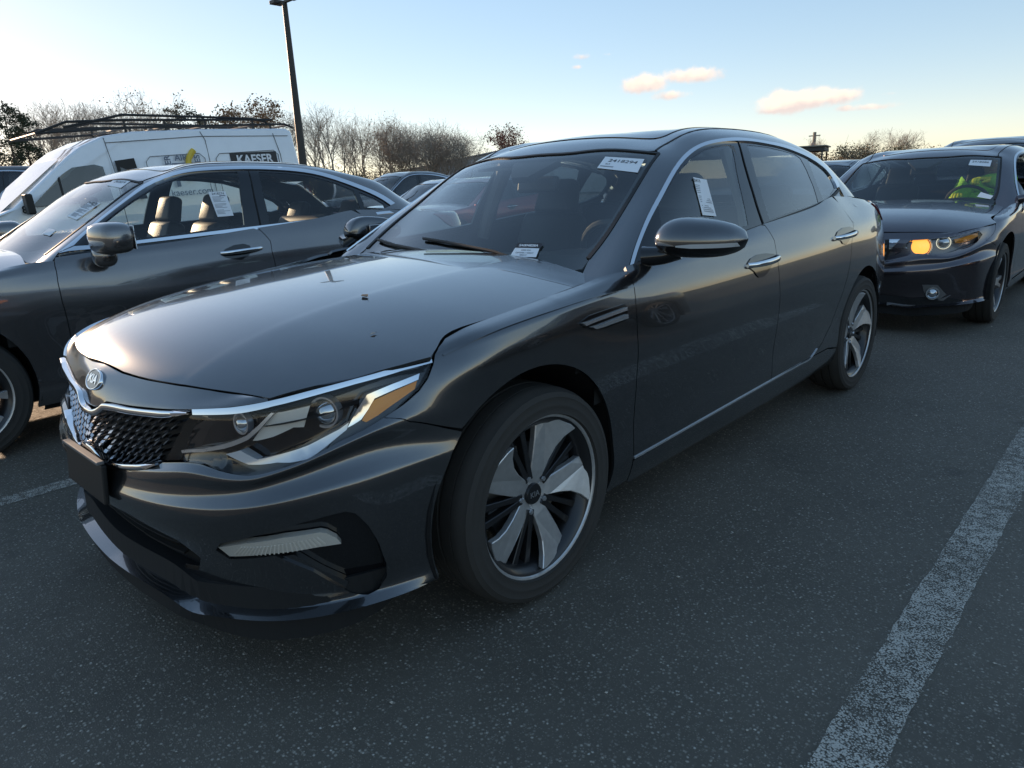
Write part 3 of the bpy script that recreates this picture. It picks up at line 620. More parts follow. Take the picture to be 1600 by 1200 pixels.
# outlines of the body pieces, points in metres on the body
KIA = {
 'head': [(-0.81, -0.499, 0.746), (-0.767, -0.614, 0.761), (-0.703, -0.704, 0.78), (-0.646, -0.75, 0.794), (-0.545, -0.799, 0.809), (-0.427, -0.833, 0.822), (-0.357, -0.856, 0.828), (-0.36, -0.864, 0.814), (-0.384, -0.869, 0.784), (-0.41, -0.866, 0.76), (-0.454, -0.855, 0.733), (-0.503, -0.841, 0.711), (-0.555, -0.824, 0.689), (-0.608, -0.801, 0.671), (-0.677, -0.767, 0.641), (-0.734, -0.718, 0.619), (-0.775, -0.662, 0.605), (-0.801, -0.602, 0.607), (-0.822, -0.533, 0.617), (-0.859, -0.377, 0.596)],
 'hoodline': [(-0.836, -0.02, 0.797), (-0.838, -0.141, 0.792), (-0.824, -0.273, 0.79), (-0.797, -0.407, 0.79), (-0.766, -0.516, 0.788), (-0.732, -0.608, 0.784), (-0.704, -0.681, 0.779)],
 'hoodhead': [(-0.64, -0.741, 0.792), (-0.545, -0.798, 0.811), (-0.437, -0.845, 0.827), (-0.368, -0.87, 0.836)],
 'hoodgap': [(-0.346, -0.858, 0.843), (-0.323, -0.845, 0.85), (-0.283, -0.82, 0.863), (-0.237, -0.808, 0.872), (-0.132, -0.817, 0.883), (-0.016, -0.818, 0.893), (0.102, -0.812, 0.904), (0.236, -0.802, 0.914), (0.368, -0.789, 0.922)],
 'nosetop': [(-0.834, -0.032, 0.793), (-0.833, -0.124, 0.786), (-0.819, -0.257, 0.784), (-0.795, -0.399, 0.786), (-0.766, -0.514, 0.786), (-0.733, -0.609, 0.783), (-0.711, -0.69, 0.781)],
 'nosebot': [(-0.882, -0.103, 0.711), (-0.865, -0.241, 0.72), (-0.838, -0.386, 0.731), (-0.811, -0.495, 0.745), (-0.767, -0.614, 0.761), (-0.714, -0.693, 0.777)],
 'grilletop_up': [(-0.882, -0.103, 0.711), (-0.865, -0.241, 0.72), (-0.838, -0.386, 0.731), (-0.811, -0.495, 0.745)],
 'grilletop_lo': [(-0.886, -0.104, 0.692), (-0.868, -0.242, 0.702), (-0.85, -0.347, 0.712), (-0.836, -0.415, 0.72), (-0.818, -0.482, 0.733)],
 'grillebot_up': [(-0.902, -0.102, 0.545), (-0.891, -0.174, 0.556), (-0.877, -0.27, 0.573), (-0.861, -0.365, 0.594)],
 'grillebot_lo': [(-0.909, -0.118, 0.535), (-0.903, -0.195, 0.546), (-0.888, -0.296, 0.565), (-0.875, -0.354, 0.58), (-0.862, -0.374, 0.593)],
 'seam': [(-0.502, -0.843, 0.709), (-0.451, -0.871, 0.691), (-0.385, -0.887, 0.666), (-0.309, -0.901, 0.637)],
 'intake': [(-0.879, 0.037, 0.292), (-0.876, -0.129, 0.281), (-0.863, -0.284, 0.277), (-0.855, -0.367, 0.326), (-0.871, -0.341, 0.367), (-0.894, -0.253, 0.391), (-0.918, -0.175, 0.428)],
 'fogstrip': [(-0.832, -0.549, 0.402), (-0.814, -0.572, 0.374), (-0.765, -0.688, 0.401), (-0.68, -0.78, 0.415), (-0.636, -0.811, 0.416), (-0.646, -0.808, 0.436), (-0.665, -0.797, 0.454), (-0.679, -0.788, 0.46), (-0.746, -0.726, 0.452), (-0.802, -0.641, 0.431)],
 'pocket': [(-0.756, -0.701, 0.402), (-0.693, -0.759, 0.351), (-0.621, -0.796, 0.274), (-0.587, -0.82, 0.26), (-0.561, -0.83, 0.267), (-0.541, -0.841, 0.299), (-0.544, -0.848, 0.339), (-0.559, -0.848, 0.399), (-0.581, -0.843, 0.455), (-0.607, -0.834, 0.494), (-0.627, -0.824, 0.504), (-0.659, -0.806, 0.501), (-0.713, -0.766, 0.49), (-0.785, -0.679, 0.458), (-0.829, -0.576, 0.421), (-0.83, -0.545, 0.393), (-0.814, -0.57, 0.372)],
 'fin': [(-0.745, -0.713, 0.394), (-0.727, -0.734, 0.399), (-0.625, -0.799, 0.303), (-0.632, -0.791, 0.283)],
 'emblem': [(-0.871, 0.01, 0.756)],
 'archF': [(-0.399, -0.852, 0.234), (-0.41, -0.884, 0.271), (-0.417, -0.881, 0.309), (-0.42, -0.881, 0.348), (-0.419, -0.883, 0.388), (-0.414, -0.886, 0.426), (-0.406, -0.89, 0.464), (-0.393, -0.895, 0.502), (-0.377, -0.9, 0.537), (-0.357, -0.903, 0.571), (-0.334, -0.902, 0.602), (-0.308, -0.901, 0.632), (-0.279, -0.904, 0.658), (-0.248, -0.908, 0.681), (-0.214, -0.912, 0.701), (-0.178, -0.915, 0.717), (-0.141, -0.918, 0.73), (-0.103, -0.92, 0.739), (-0.065, -0.922, 0.744), (-0.026, -0.923, 0.745), (0.013, -0.924, 0.742), (0.052, -0.925, 0.735), (0.09, -0.925, 0.724), (0.126, -0.926, 0.71), (0.16, -0.926, 0.692), (0.193, -0.925, 0.67), (0.223, -0.923, 0.645), (0.251, -0.921, 0.618), (0.276, -0.919, 0.587), (0.297, -0.917, 0.555), (0.315, -0.914, 0.52), (0.33, -0.912, 0.484), (0.34, -0.91, 0.446), (0.347, -0.909, 0.408), (0.35, -0.911, 0.369), (0.349, -0.913, 0.33), (0.344, -0.909, 0.291), (0.335, -0.9, 0.253), (0.322, -0.884, 0.216)],
 'archR': [(2.489, -0.853, 0.201), (2.475, -0.884, 0.236), (2.465, -0.897, 0.272), (2.458, -0.905, 0.309), (2.455, -0.91, 0.346), (2.456, -0.912, 0.384), (2.461, -0.91, 0.421), (2.47, -0.909, 0.457), (2.482, -0.911, 0.493), (2.498, -0.913, 0.527), (2.517, -0.916, 0.559), (2.54, -0.919, 0.589), (2.565, -0.92, 0.617), (2.594, -0.921, 0.641), (2.624, -0.921, 0.663), (2.657, -0.921, 0.682), (2.691, -0.92, 0.697), (2.727, -0.919, 0.708), (2.764, -0.917, 0.716), (2.801, -0.916, 0.72), (2.839, -0.915, 0.72), (2.876, -0.913, 0.716), (2.913, -0.912, 0.708), (2.949, -0.91, 0.697), (2.983, -0.909, 0.682), (3.016, -0.908, 0.663), (3.046, -0.906, 0.641), (3.075, -0.904, 0.617), (3.1, -0.901, 0.589), (3.123, -0.897, 0.559), (3.142, -0.893, 0.527), (3.158, -0.889, 0.493), (3.17, -0.886, 0.457), (3.179, -0.884, 0.421), (3.184, -0.883, 0.384), (3.185, -0.88, 0.346), (3.182, -0.878, 0.309), (3.175, -0.857, 0.272)],
 'doorgapF': [(0.48, -0.871, 0.953), (0.473, -0.893, 0.928), (0.472, -0.906, 0.9), (0.465, -0.919, 0.839), (0.464, -0.925, 0.756), (0.469, -0.925, 0.668)],
 'doorgapM': [(1.549, -0.86, 1.028), (1.571, -0.875, 0.997), (1.594, -0.888, 0.96), (1.586, -0.907, 0.896), (1.592, -0.923, 0.785), (1.6, -0.927, 0.71)],
 'rdooredge': [(2.617, -0.883, 0.973), (2.54, -0.91, 0.871), (2.505, -0.922, 0.757), (2.403, -0.919, 0.584), (2.325, -0.91, 0.466), (2.215, -0.913, 0.394), (2.092, -0.913, 0.347)],
 'char': [(-0.327, -0.867, 0.832), (-0.238, -0.887, 0.854), (-0.107, -0.901, 0.875), (0.046, -0.908, 0.888), (0.212, -0.911, 0.9), (0.47, -0.905, 0.906)],
 'vent': [(0.157, -0.923, 0.838), (0.177, -0.924, 0.822), (0.218, -0.924, 0.807), (0.284, -0.924, 0.801), (0.401, -0.922, 0.808), (0.41, -0.922, 0.819), (0.408, -0.918, 0.852), (0.395, -0.917, 0.86), (0.207, -0.921, 0.853)],
 'ventbar1': [(0.164, -0.923, 0.837), (0.198, -0.923, 0.837), (0.4, -0.918, 0.849), (0.398, -0.92, 0.839), (0.21, -0.923, 0.83), (0.178, -0.924, 0.827)],
 'ventbar2': [(0.209, -0.924, 0.818), (0.242, -0.924, 0.818), (0.4, -0.921, 0.827), (0.402, -0.922, 0.814), (0.261, -0.924, 0.809), (0.228, -0.924, 0.809)],
 'handleF': [(1.297, -0.907, 0.885), (1.368, -0.908, 0.885), (1.492, -0.908, 0.888), (1.585, -0.907, 0.893)],
 'handleR': [(2.29, -0.904, 0.917), (2.366, -0.903, 0.921), (2.496, -0.9, 0.924), (2.604, -0.897, 0.927)],
 'cupF': [(1.295, -0.905, 0.893), (1.332, -0.901, 0.909), (1.396, -0.899, 0.919), (1.475, -0.9, 0.917), (1.552, -0.903, 0.907), (1.579, -0.907, 0.894), (1.566, -0.911, 0.878), (1.516, -0.913, 0.864), (1.48, -0.916, 0.841), (1.434, -0.918, 0.825), (1.385, -0.918, 0.826), (1.362, -0.916, 0.839), (1.347, -0.914, 0.854), (1.305, -0.91, 0.874)],
 'cupR': [(2.292, -0.903, 0.92), (2.342, -0.896, 0.945), (2.426, -0.892, 0.959), (2.527, -0.891, 0.958), (2.593, -0.893, 0.944), (2.594, -0.898, 0.927), (2.542, -0.903, 0.911), (2.492, -0.908, 0.889), (2.437, -0.911, 0.873), (2.39, -0.911, 0.881), (2.366, -0.908, 0.899), (2.304, -0.906, 0.907)],
 'winF': [(0.806, -0.802, 1.067), (0.876, -0.739, 1.145), (0.966, -0.719, 1.196), (1.078, -0.699, 1.253), (1.149, -0.688, 1.287), (1.223, -0.68, 1.316), (1.341, -0.678, 1.352), (1.439, -0.685, 1.365), (1.549, -0.691, 1.372), (1.496, -0.749, 1.266), (1.459, -0.8, 1.15), (1.432, -0.845, 1.036), (1.313, -0.843, 1.026), (1.042, -0.845, 1.009), (0.844, -0.85, 0.997), (0.757, -0.849, 0.991)],
 'winR': [(1.688, -0.696, 1.373), (1.901, -0.701, 1.365), (2.083, -0.702, 1.349), (2.239, -0.701, 1.332), (2.285, -0.707, 1.316), (2.302, -0.74, 1.252), (2.294, -0.781, 1.176), (2.273, -0.821, 1.092), (1.947, -0.838, 1.073), (1.627, -0.848, 1.045), (1.623, -0.819, 1.122), (1.638, -0.778, 1.215), (1.656, -0.738, 1.303)],
 'winQ': [(2.398, -0.7, 1.31), (2.512, -0.701, 1.291), (2.591, -0.712, 1.264), (2.627, -0.736, 1.222), (2.614, -0.768, 1.175), (2.596, -0.782, 1.152), (2.482, -0.801, 1.122), (2.35, -0.814, 1.101), (2.352, -0.779, 1.175), (2.375, -0.736, 1.252)],
 'dlo_out': [(0.561, -0.829, 0.957), (0.618, -0.806, 0.996), (0.705, -0.776, 1.052), (0.799, -0.747, 1.108), (0.907, -0.72, 1.17), (1.047, -0.686, 1.249), (1.182, -0.66, 1.315), (1.254, -0.653, 1.343), (1.321, -0.653, 1.363), (1.394, -0.658, 1.379), (1.465, -0.664, 1.388), (1.646, -0.67, 1.399), (1.781, -0.676, 1.395), (1.946, -0.68, 1.387), (2.14, -0.677, 1.375), (2.305, -0.676, 1.355), (2.409, -0.676, 1.34), (2.55, -0.679, 1.315), (2.652, -0.688, 1.284), (2.712, -0.711, 1.242), (2.712, -0.742, 1.2), (2.68, -0.773, 1.16)],
 'dlo_in': [(0.57, -0.836, 0.956), (0.625, -0.815, 0.993), (0.706, -0.788, 1.045), (0.803, -0.76, 1.103), (0.91, -0.734, 1.163), (1.045, -0.701, 1.239), (1.172, -0.677, 1.302), (1.241, -0.67, 1.329), (1.305, -0.668, 1.35), (1.375, -0.671, 1.365), (1.443, -0.676, 1.374), (1.617, -0.684, 1.384), (1.756, -0.688, 1.383), (1.918, -0.693, 1.374), (2.089, -0.693, 1.361), (2.249, -0.693, 1.341), (2.35, -0.694, 1.326), (2.472, -0.699, 1.301), (2.567, -0.71, 1.27), (2.625, -0.729, 1.233), (2.635, -0.756, 1.191), (2.623, -0.78, 1.154)],
 'belt_lo': [(0.55, -0.837, 0.948), (0.702, -0.862, 0.961), (0.822, -0.863, 0.97), (1.076, -0.855, 0.984), (1.326, -0.852, 1.004), (1.552, -0.854, 1.025), (1.892, -0.846, 1.053), (2.315, -0.822, 1.087), (2.486, -0.808, 1.109), (2.649, -0.785, 1.143)],
 'sail': [(0.877, -0.733, 1.15), (0.806, -0.802, 1.067)],
 'doorgapG': [(1.633, -0.679, 1.39), (1.584, -0.733, 1.309), (1.566, -0.776, 1.214), (1.551, -0.82, 1.114), (1.56, -0.853, 1.028)],
 'bpF': [(1.555, -0.691, 1.372), (1.436, -0.846, 1.033)],
 'bpR': [(1.682, -0.696, 1.373), (1.619, -0.849, 1.043)],
 'wsedge': [(0.561, -0.655, 0.976), (0.64, -0.656, 1.028), (0.749, -0.644, 1.097), (0.874, -0.622, 1.175), (0.993, -0.602, 1.251), (1.089, -0.584, 1.307), (1.156, -0.572, 1.337)],
 'wstop': [(1.156, -0.572, 1.337), (1.14, -0.491, 1.349), (1.128, -0.372, 1.364), (1.102, -0.257, 1.365), (1.083, -0.185, 1.362)],
 'roofline': [(1.185, -0.477, 1.366), (1.285, -0.461, 1.391), (1.36, -0.462, 1.411), (1.395, -0.52, 1.423)],
 'stick1': [(1.062, -0.373, 1.335), (1.088, -0.546, 1.316), (1.002, -0.57, 1.264), (0.983, -0.388, 1.29)],
 'stick2': [(1.149, -0.732, 1.239), (1.231, -0.747, 1.227), (1.193, -0.815, 1.086), (1.096, -0.807, 1.096)],
 'stick3': [(0.562, -0.322, 1.019), (0.581, -0.422, 1.018), (0.522, -0.446, 0.974), (0.499, -0.335, 0.975)],
 'h_refl': [(-0.715, -0.703, 0.747), (-0.65, -0.758, 0.758), (-0.669, -0.749, 0.706), (-0.689, -0.733, 0.707), (-0.728, -0.696, 0.687), (-0.755, -0.662, 0.678), (-0.763, -0.65, 0.677), (-0.74, -0.679, 0.718)],
 'h_drl': [(-0.796, -0.588, 0.645), (-0.777, -0.627, 0.657), (-0.757, -0.667, 0.639), (-0.713, -0.718, 0.652), (-0.666, -0.756, 0.667), (-0.6, -0.794, 0.696), (-0.577, -0.804, 0.709), (-0.585, -0.803, 0.694), (-0.672, -0.761, 0.646), (-0.727, -0.709, 0.633), (-0.771, -0.647, 0.626)],
 'h_drl2': [(-0.842, -0.433, 0.633), (-0.82, -0.516, 0.649), (-0.796, -0.58, 0.667), (-0.766, -0.642, 0.692), (-0.746, -0.671, 0.718), (-0.72, -0.697, 0.75), (-0.715, -0.703, 0.749), (-0.742, -0.677, 0.712), (-0.764, -0.647, 0.683), (-0.796, -0.583, 0.657), (-0.821, -0.516, 0.641), (-0.843, -0.436, 0.627)],
 'h_amber': [(-0.548, -0.817, 0.709), (-0.538, -0.818, 0.727), (-0.52, -0.822, 0.749), (-0.463, -0.841, 0.767), (-0.405, -0.859, 0.784), (-0.416, -0.861, 0.765), (-0.45, -0.852, 0.748), (-0.512, -0.833, 0.717), (-0.541, -0.822, 0.705)],
 'h_swoosh': [(-0.582, -0.803, 0.698), (-0.553, -0.81, 0.737), (-0.526, -0.817, 0.768), (-0.463, -0.836, 0.784), (-0.394, -0.856, 0.8), (-0.402, -0.859, 0.786), (-0.462, -0.84, 0.77), (-0.511, -0.824, 0.756), (-0.53, -0.821, 0.733), (-0.55, -0.816, 0.712), (-0.569, -0.809, 0.703)],
 'h_strip_up': [(-0.81, -0.499, 0.746), (-0.767, -0.614, 0.761), (-0.703, -0.704, 0.78), (-0.646, -0.75, 0.794), (-0.545, -0.799, 0.809), (-0.427, -0.833, 0.822), (-0.357, -0.856, 0.828)],
 'h_strip_lo': [(-0.812, -0.504, 0.734), (-0.769, -0.62, 0.747), (-0.755, -0.645, 0.751), (-0.706, -0.706, 0.767), (-0.649, -0.753, 0.781), (-0.549, -0.802, 0.798), (-0.432, -0.837, 0.811), (-0.36, -0.862, 0.818)],
 'h_proj': [(-0.62, -0.778, 0.733), (-0.777, -0.615, 0.717)],
 'hoodspeck': [(-0.245, -0.439, 0.935), (-0.396, -0.676, 0.875)],
 'tail': [(3.304, -0.795, 1.021), (3.247, -0.831, 0.971)],
}
LEX = {
 'gapF': [(0.523, -0.902, 0.854), (0.521, -0.908, 0.805), (0.519, -0.91, 0.779)],
 'gapM': [(1.703, -0.884, 0.93), (1.703, -0.893, 0.898), (1.7, -0.899, 0.871)],
 'dlo_out': [(0.591, -0.785, 0.987), (0.7, -0.754, 1.053), (0.867, -0.689, 1.158), (1.035, -0.641, 1.259), (1.219, -0.582, 1.353), (1.375, -0.596, 1.401), (1.532, -0.621, 1.417), (1.781, -0.626, 1.423), (2.065, -0.628, 1.412), (2.262, -0.637, 1.389), (2.451, -0.663, 1.338), (2.646, -0.693, 1.266), (2.781, -0.719, 1.202), (2.858, -0.75, 1.143)],
 'dlo_in': [(0.671, -0.793, 1.02), (0.771, -0.75, 1.089), (0.938, -0.692, 1.192), (1.039, -0.665, 1.251), (1.205, -0.627, 1.333), (1.364, -0.633, 1.381), (1.519, -0.651, 1.397), (1.762, -0.658, 1.402), (2.044, -0.66, 1.391), (2.237, -0.664, 1.367), (2.424, -0.683, 1.316), (2.613, -0.712, 1.244), (2.738, -0.742, 1.18), (2.801, -0.768, 1.132)],
 'belt_up': [(0.668, -0.799, 1.013), (0.742, -0.819, 1.014), (0.982, -0.827, 1.022), (1.286, -0.826, 1.035), (1.714, -0.833, 1.055), (2.16, -0.82, 1.072), (2.538, -0.806, 1.085), (2.763, -0.796, 1.092)],
 'belt_lo': [(0.589, -0.791, 0.984), (0.735, -0.831, 0.995), (0.977, -0.834, 1.005), (1.28, -0.833, 1.017), (1.708, -0.84, 1.035), (2.154, -0.827, 1.055), (2.53, -0.815, 1.068), (2.797, -0.803, 1.076)],
 'winF': [(0.761, -0.809, 1.033), (0.805, -0.75, 1.103), (0.929, -0.71, 1.179), (1.037, -0.684, 1.241), (1.199, -0.647, 1.322), (1.358, -0.65, 1.37), (1.511, -0.664, 1.385), (1.702, -0.67, 1.39), (1.654, -0.765, 1.218), (1.62, -0.828, 1.065), (1.289, -0.822, 1.046), (0.986, -0.822, 1.032)],
 'winR': [(1.836, -0.672, 1.389), (2.034, -0.673, 1.378), (2.223, -0.676, 1.354), (2.405, -0.693, 1.303), (2.529, -0.714, 1.251), (2.522, -0.765, 1.166), (2.518, -0.804, 1.091), (2.162, -0.818, 1.076), (1.782, -0.831, 1.062), (1.804, -0.756, 1.24)],
 'winQ': [(2.564, -0.718, 1.241), (2.683, -0.74, 1.192), (2.747, -0.763, 1.148), (2.747, -0.789, 1.106), (2.657, -0.798, 1.097), (2.547, -0.802, 1.094)],
 'wsedge': [(0.607, -0.35, 1.046), (0.681, -0.479, 1.074), (0.814, -0.535, 1.15), (0.934, -0.565, 1.222), (1.071, -0.559, 1.303), (1.192, -0.491, 1.364)],
 'gapG': [(1.781, -0.641, 1.414), (1.744, -0.756, 1.242), (1.72, -0.836, 1.046)],
 'handle': [(1.409, -0.887, 0.914), (1.494, -0.886, 0.917), (1.599, -0.885, 0.923), (1.684, -0.886, 0.924)],
 'cup': [(1.416, -0.888, 0.909), (1.448, -0.88, 0.936), (1.505, -0.876, 0.954), (1.567, -0.875, 0.957), (1.605, -0.88, 0.942), (1.609, -0.888, 0.915), (1.579, -0.896, 0.882), (1.533, -0.899, 0.864), (1.478, -0.897, 0.873), (1.434, -0.894, 0.889)],
 'tag1': [(1.042, -0.313, 1.332), (1.105, -0.26, 1.366), (1.14, -0.451, 1.355), (1.057, -0.491, 1.312)],
 'tag2': [(0.789, -0.346, 1.166), (0.914, -0.393, 1.243), (0.927, -0.506, 1.23), (0.793, -0.492, 1.145)],
 'tag3': [(0.647, -0.338, 1.075), (0.689, -0.324, 1.104), (0.697, -0.43, 1.094), (0.657, -0.442, 1.065)],
 'sheet': [(1.462, -0.733, 1.272), (1.567, -0.739, 1.272), (1.567, -0.804, 1.126), (1.467, -0.8, 1.124)],
}
ACU = {
 'head': [(-0.821, -0.353, 0.672), (-0.806, -0.397, 0.716), (-0.773, -0.531, 0.726), (-0.702, -0.678, 0.744), (-0.551, -0.787, 0.773), (-0.518, -0.806, 0.746), (-0.571, -0.788, 0.694), (-0.68, -0.714, 0.656), (-0.792, -0.522, 0.614), (-0.812, -0.428, 0.622)],
 'lit': [(-0.801, -0.46, 0.669)],
 'lens2': [(-0.748, -0.614, 0.701)],
 'amber': [(-0.709, -0.675, 0.723), (-0.647, -0.735, 0.741), (-0.533, -0.797, 0.765), (-0.534, -0.8, 0.737), (-0.612, -0.763, 0.707), (-0.681, -0.71, 0.694), (-0.705, -0.684, 0.695)],
 'fogc': [(-0.772, -0.575, 0.322)],
 'bezel': [(-0.808, -0.512, 0.385), (-0.774, -0.607, 0.386), (-0.732, -0.664, 0.312), (-0.746, -0.626, 0.275), (-0.777, -0.543, 0.273), (-0.791, -0.522, 0.34)],
 'chin': [(-0.832, -0.283, 0.237), (-0.779, -0.532, 0.25), (-0.746, -0.626, 0.275), (-0.715, -0.69, 0.308), (-0.742, -0.629, 0.245), (-0.782, -0.535, 0.232), (-0.877, -0.297, 0.226)],
 'shield': [(-0.825, -0.254, 0.719), (-0.815, -0.326, 0.72), (-0.835, -0.274, 0.649), (-0.837, -0.261, 0.649)],
 'wsedge': [(0.539, -0.669, 0.958), (0.579, -0.676, 0.985), (0.744, -0.66, 1.093), (0.92, -0.632, 1.206), (1.081, -0.605, 1.299)],
 'tag1': [(0.922, -0.379, 1.255), (0.999, -0.377, 1.301), (1.025, -0.539, 1.288), (0.935, -0.546, 1.234)],
 'tag2': [(0.56, -0.545, 0.984), (0.618, -0.559, 1.022), (0.584, -0.661, 0.989), (0.544, -0.65, 0.963)],
 'crease': [(-0.737, -0.411, 0.796), (-0.558, -0.467, 0.858), (-0.26, -0.502, 0.907), (0.004, -0.498, 0.933)],
}
# tree and shrub places: x, y, height, kind, label
TREES = [
 (12.59, 58.22, 7.81, 'pine', 'dark shaggy pine tree at the left edge of the picture'),
 (14.42, 61.9, 7.94, 'pine2', 'second brownish pine from the left edge'),
 (18.66, 75.27, 10.3, 'bare', 'tall bare tree just right of the left-edge pines'),
 (18.79, 71.09, 9.46, 'bare', 'bare tree second right of the left-edge pines'),
 (22.83, 79.29, 10.82, 'bare', 'bare tree above the front end of the van rack'),
 (22.43, 72.09, 10.5, 'bare', 'tall bare tree above the van cab'),
 (26.65, 81.23, 10.48, 'bare', 'bare tree just left of the tree with few leaves'),
 (25.64, 73.11, 11.07, 'leafy', 'bare tree with a few clinging leaves above the van windshield'),
 (30.37, 82.02, 10.73, 'bare', 'bare tree right of the tree with clinging leaves'),
 (29.7, 75.85, 9.25, 'bare', 'low bare tree above the front of the van roof'),
 (35.85, 85.2, 11.35, 'pine', 'wide dark pine top above the van roof rack'),
 (39.05, 87.08, 11.31, 'pine2', 'darker pine top just left of the orange-leaved tree'),
 (37.43, 79.0, 10.09, 'bare', 'bare tree between the dark pines and the orange tree'),
 (38.32, 74.09, 11.3, 'orange', 'tree with pale orange leaves above the van roof'),
 (48.23, 84.62, 11.79, 'bare', 'bare tree just left of the light pole'),
 (42.43, 67.1, 10.23, 'bare', 'bare tree just right of the light pole'),
 (41.65, 62.85, 9.65, 'bare', 'tall bare tree second right of the light pole'),
 (44.63, 63.23, 9.2, 'bare', 'narrow bare tree third right of the light pole'),
 (48.88, 65.09, 9.28, 'leafy', 'bare tree with rusty leaves left of the wide bare trees'),
 (49.76, 61.88, 8.51, 'wide', 'wide bare tree with fanned limbs, left one of the pair'),
 (50.71, 58.49, 8.51, 'wide', 'wide bare tree with fanned limbs, right one of the pair'),
 (51.72, 54.91, 6.9, 'wide', 'small wide bare tree in front of the warehouse roof'),
 (57.6, 51.8, 7.53, 'red', 'small red-leaved tree behind the front sedan roof'),
 (82.82, 29.42, 5.39, 'bare', 'thin bare tree beside the utility pole'),
 (89.27, 26.02, 5.56, 'bare', 'thin bare tree rising from the right-hand brush'),
 (80.66, 19.82, 5.19, 'round', 'round-crowned bare tree above the right-hand brush'),
 (23.01, 89.63, 11.25, 'bare', 'slender bare tree behind the gap between the two leftmost bare trees'),
 (23.98, 86.25, 10.84, 'bare', 'slender bare tree behind the van rack front tip'),
 (27.44, 91.48, 11.63, 'bare', 'slender bare tree behind the left end of the rack'),
 (28.69, 88.98, 11.79, 'bare', 'slender bare tree above the van windshield top'),
 (33.13, 91.67, 12.49, 'bare', 'slender bare tree right behind the tree with clinging leaves'),
 (35.45, 92.93, 11.41, 'bare', 'slender bare tree behind the front of the van roof'),
 (40.32, 93.08, 11.16, 'bare', 'slender bare tree between the two dark pine tops'),
 (45.26, 90.76, 11.77, 'bare', 'slender bare tree left behind the orange-leaved tree'),
 (45.55, 83.83, 11.29, 'bare', 'slender bare tree right behind the orange-leaved tree'),
 (52.56, 89.04, 11.59, 'bare', 'slender bare tree hidden partly by the light pole'),
 (52.87, 81.79, 10.71, 'bare', 'slender bare tree right of the van tail'),
 (57.17, 83.74, 11.29, 'bare', 'slender bare tree between second and third trees right of the pole'),
 (57.24, 78.8, 10.54, 'bare', 'slender bare tree left of the rusty-leaved tree'),
 (62.11, 80.15, 10.34, 'bare', 'slender bare tree right of the rusty-leaved tree'),
 (61.18, 73.21, 9.25, 'wide', 'fanned bare tree behind the pair of wide trees'),
 (61.99, 68.55, 8.28, 'wide', 'fanned bare tree behind the small wide tree at the warehouse'),
]
SHRUBS = [
 (37.18, 58.6, 3.9, 'b', 'brown brush just right of the van tail'),
 (37.14, 56.23, 3.56, 'b', 'brown brush under the second bare tree from the light pole'),
 (40.99, 58.45, 3.87, 'o', 'rusty brush under the narrow bare tree'),
 (40.02, 54.23, 3.44, 'o', 'rusty brush under the rusty-leaved tree'),
 (43.3, 55.51, 3.83, 'o', 'rusty brush under the left wide bare tree'),
 (44.1, 53.59, 3.38, 'b', 'brown brush left of the warehouse'),
 (37.89, 53.3, 3.2, 'b', 'low brown brush before the rusty brush'),
 (73.9, 24.72, 3.64, 'b', 'brown brush right beside the utility pole'),
 (72.49, 22.69, 3.85, 'b', 'brown brush second from the utility pole'),
 (76.64, 22.85, 4.04, 'g', 'green-brown brush third from the utility pole'),
 (75.13, 20.96, 4.01, 'b', 'brown brush fourth from the utility pole'),
 (77.42, 20.27, 3.82, 'b', 'brown brush left of the round bare tree'),
 (75.83, 18.51, 3.62, 'g', 'olive brush under the round bare tree'),
 (76.15, 17.27, 3.66, 'b', 'brown brush right of the round bare tree'),
 (78.39, 16.52, 3.41, 'g', 'olive brush second right of the round bare tree'),
 (76.71, 14.89, 3.17, 'b', 'brown brush third right of the round bare tree'),
 (80.89, 14.47, 3.07, 'g', 'olive brush above the plum-grey sedan roof'),
 (72.81, 27.6, 3.44, 'b', 'brown brush behind the front sedan rear roof'),
 (75.22, 26.91, 3.54, 'b', 'brown brush left of the utility pole'),
 (11.88, 56.33, 4.27, 'o', 'rusty brush under the left-edge pine'),
 (12.9, 56.09, 4.05, 'o', 'rusty brush under the second left pine'),
 (81.16, 13.03, 2.98, 'b', 'brown brush behind the maroon suv roof, left one'),
 (81.47, 11.24, 2.64, 'b', 'brown brush behind the maroon suv roof, right one'),
]
CLOUD_LIT, CLOUD_SHADE = (4.6, 4.35, 4.0), (3.0, 3.05, 3.2)
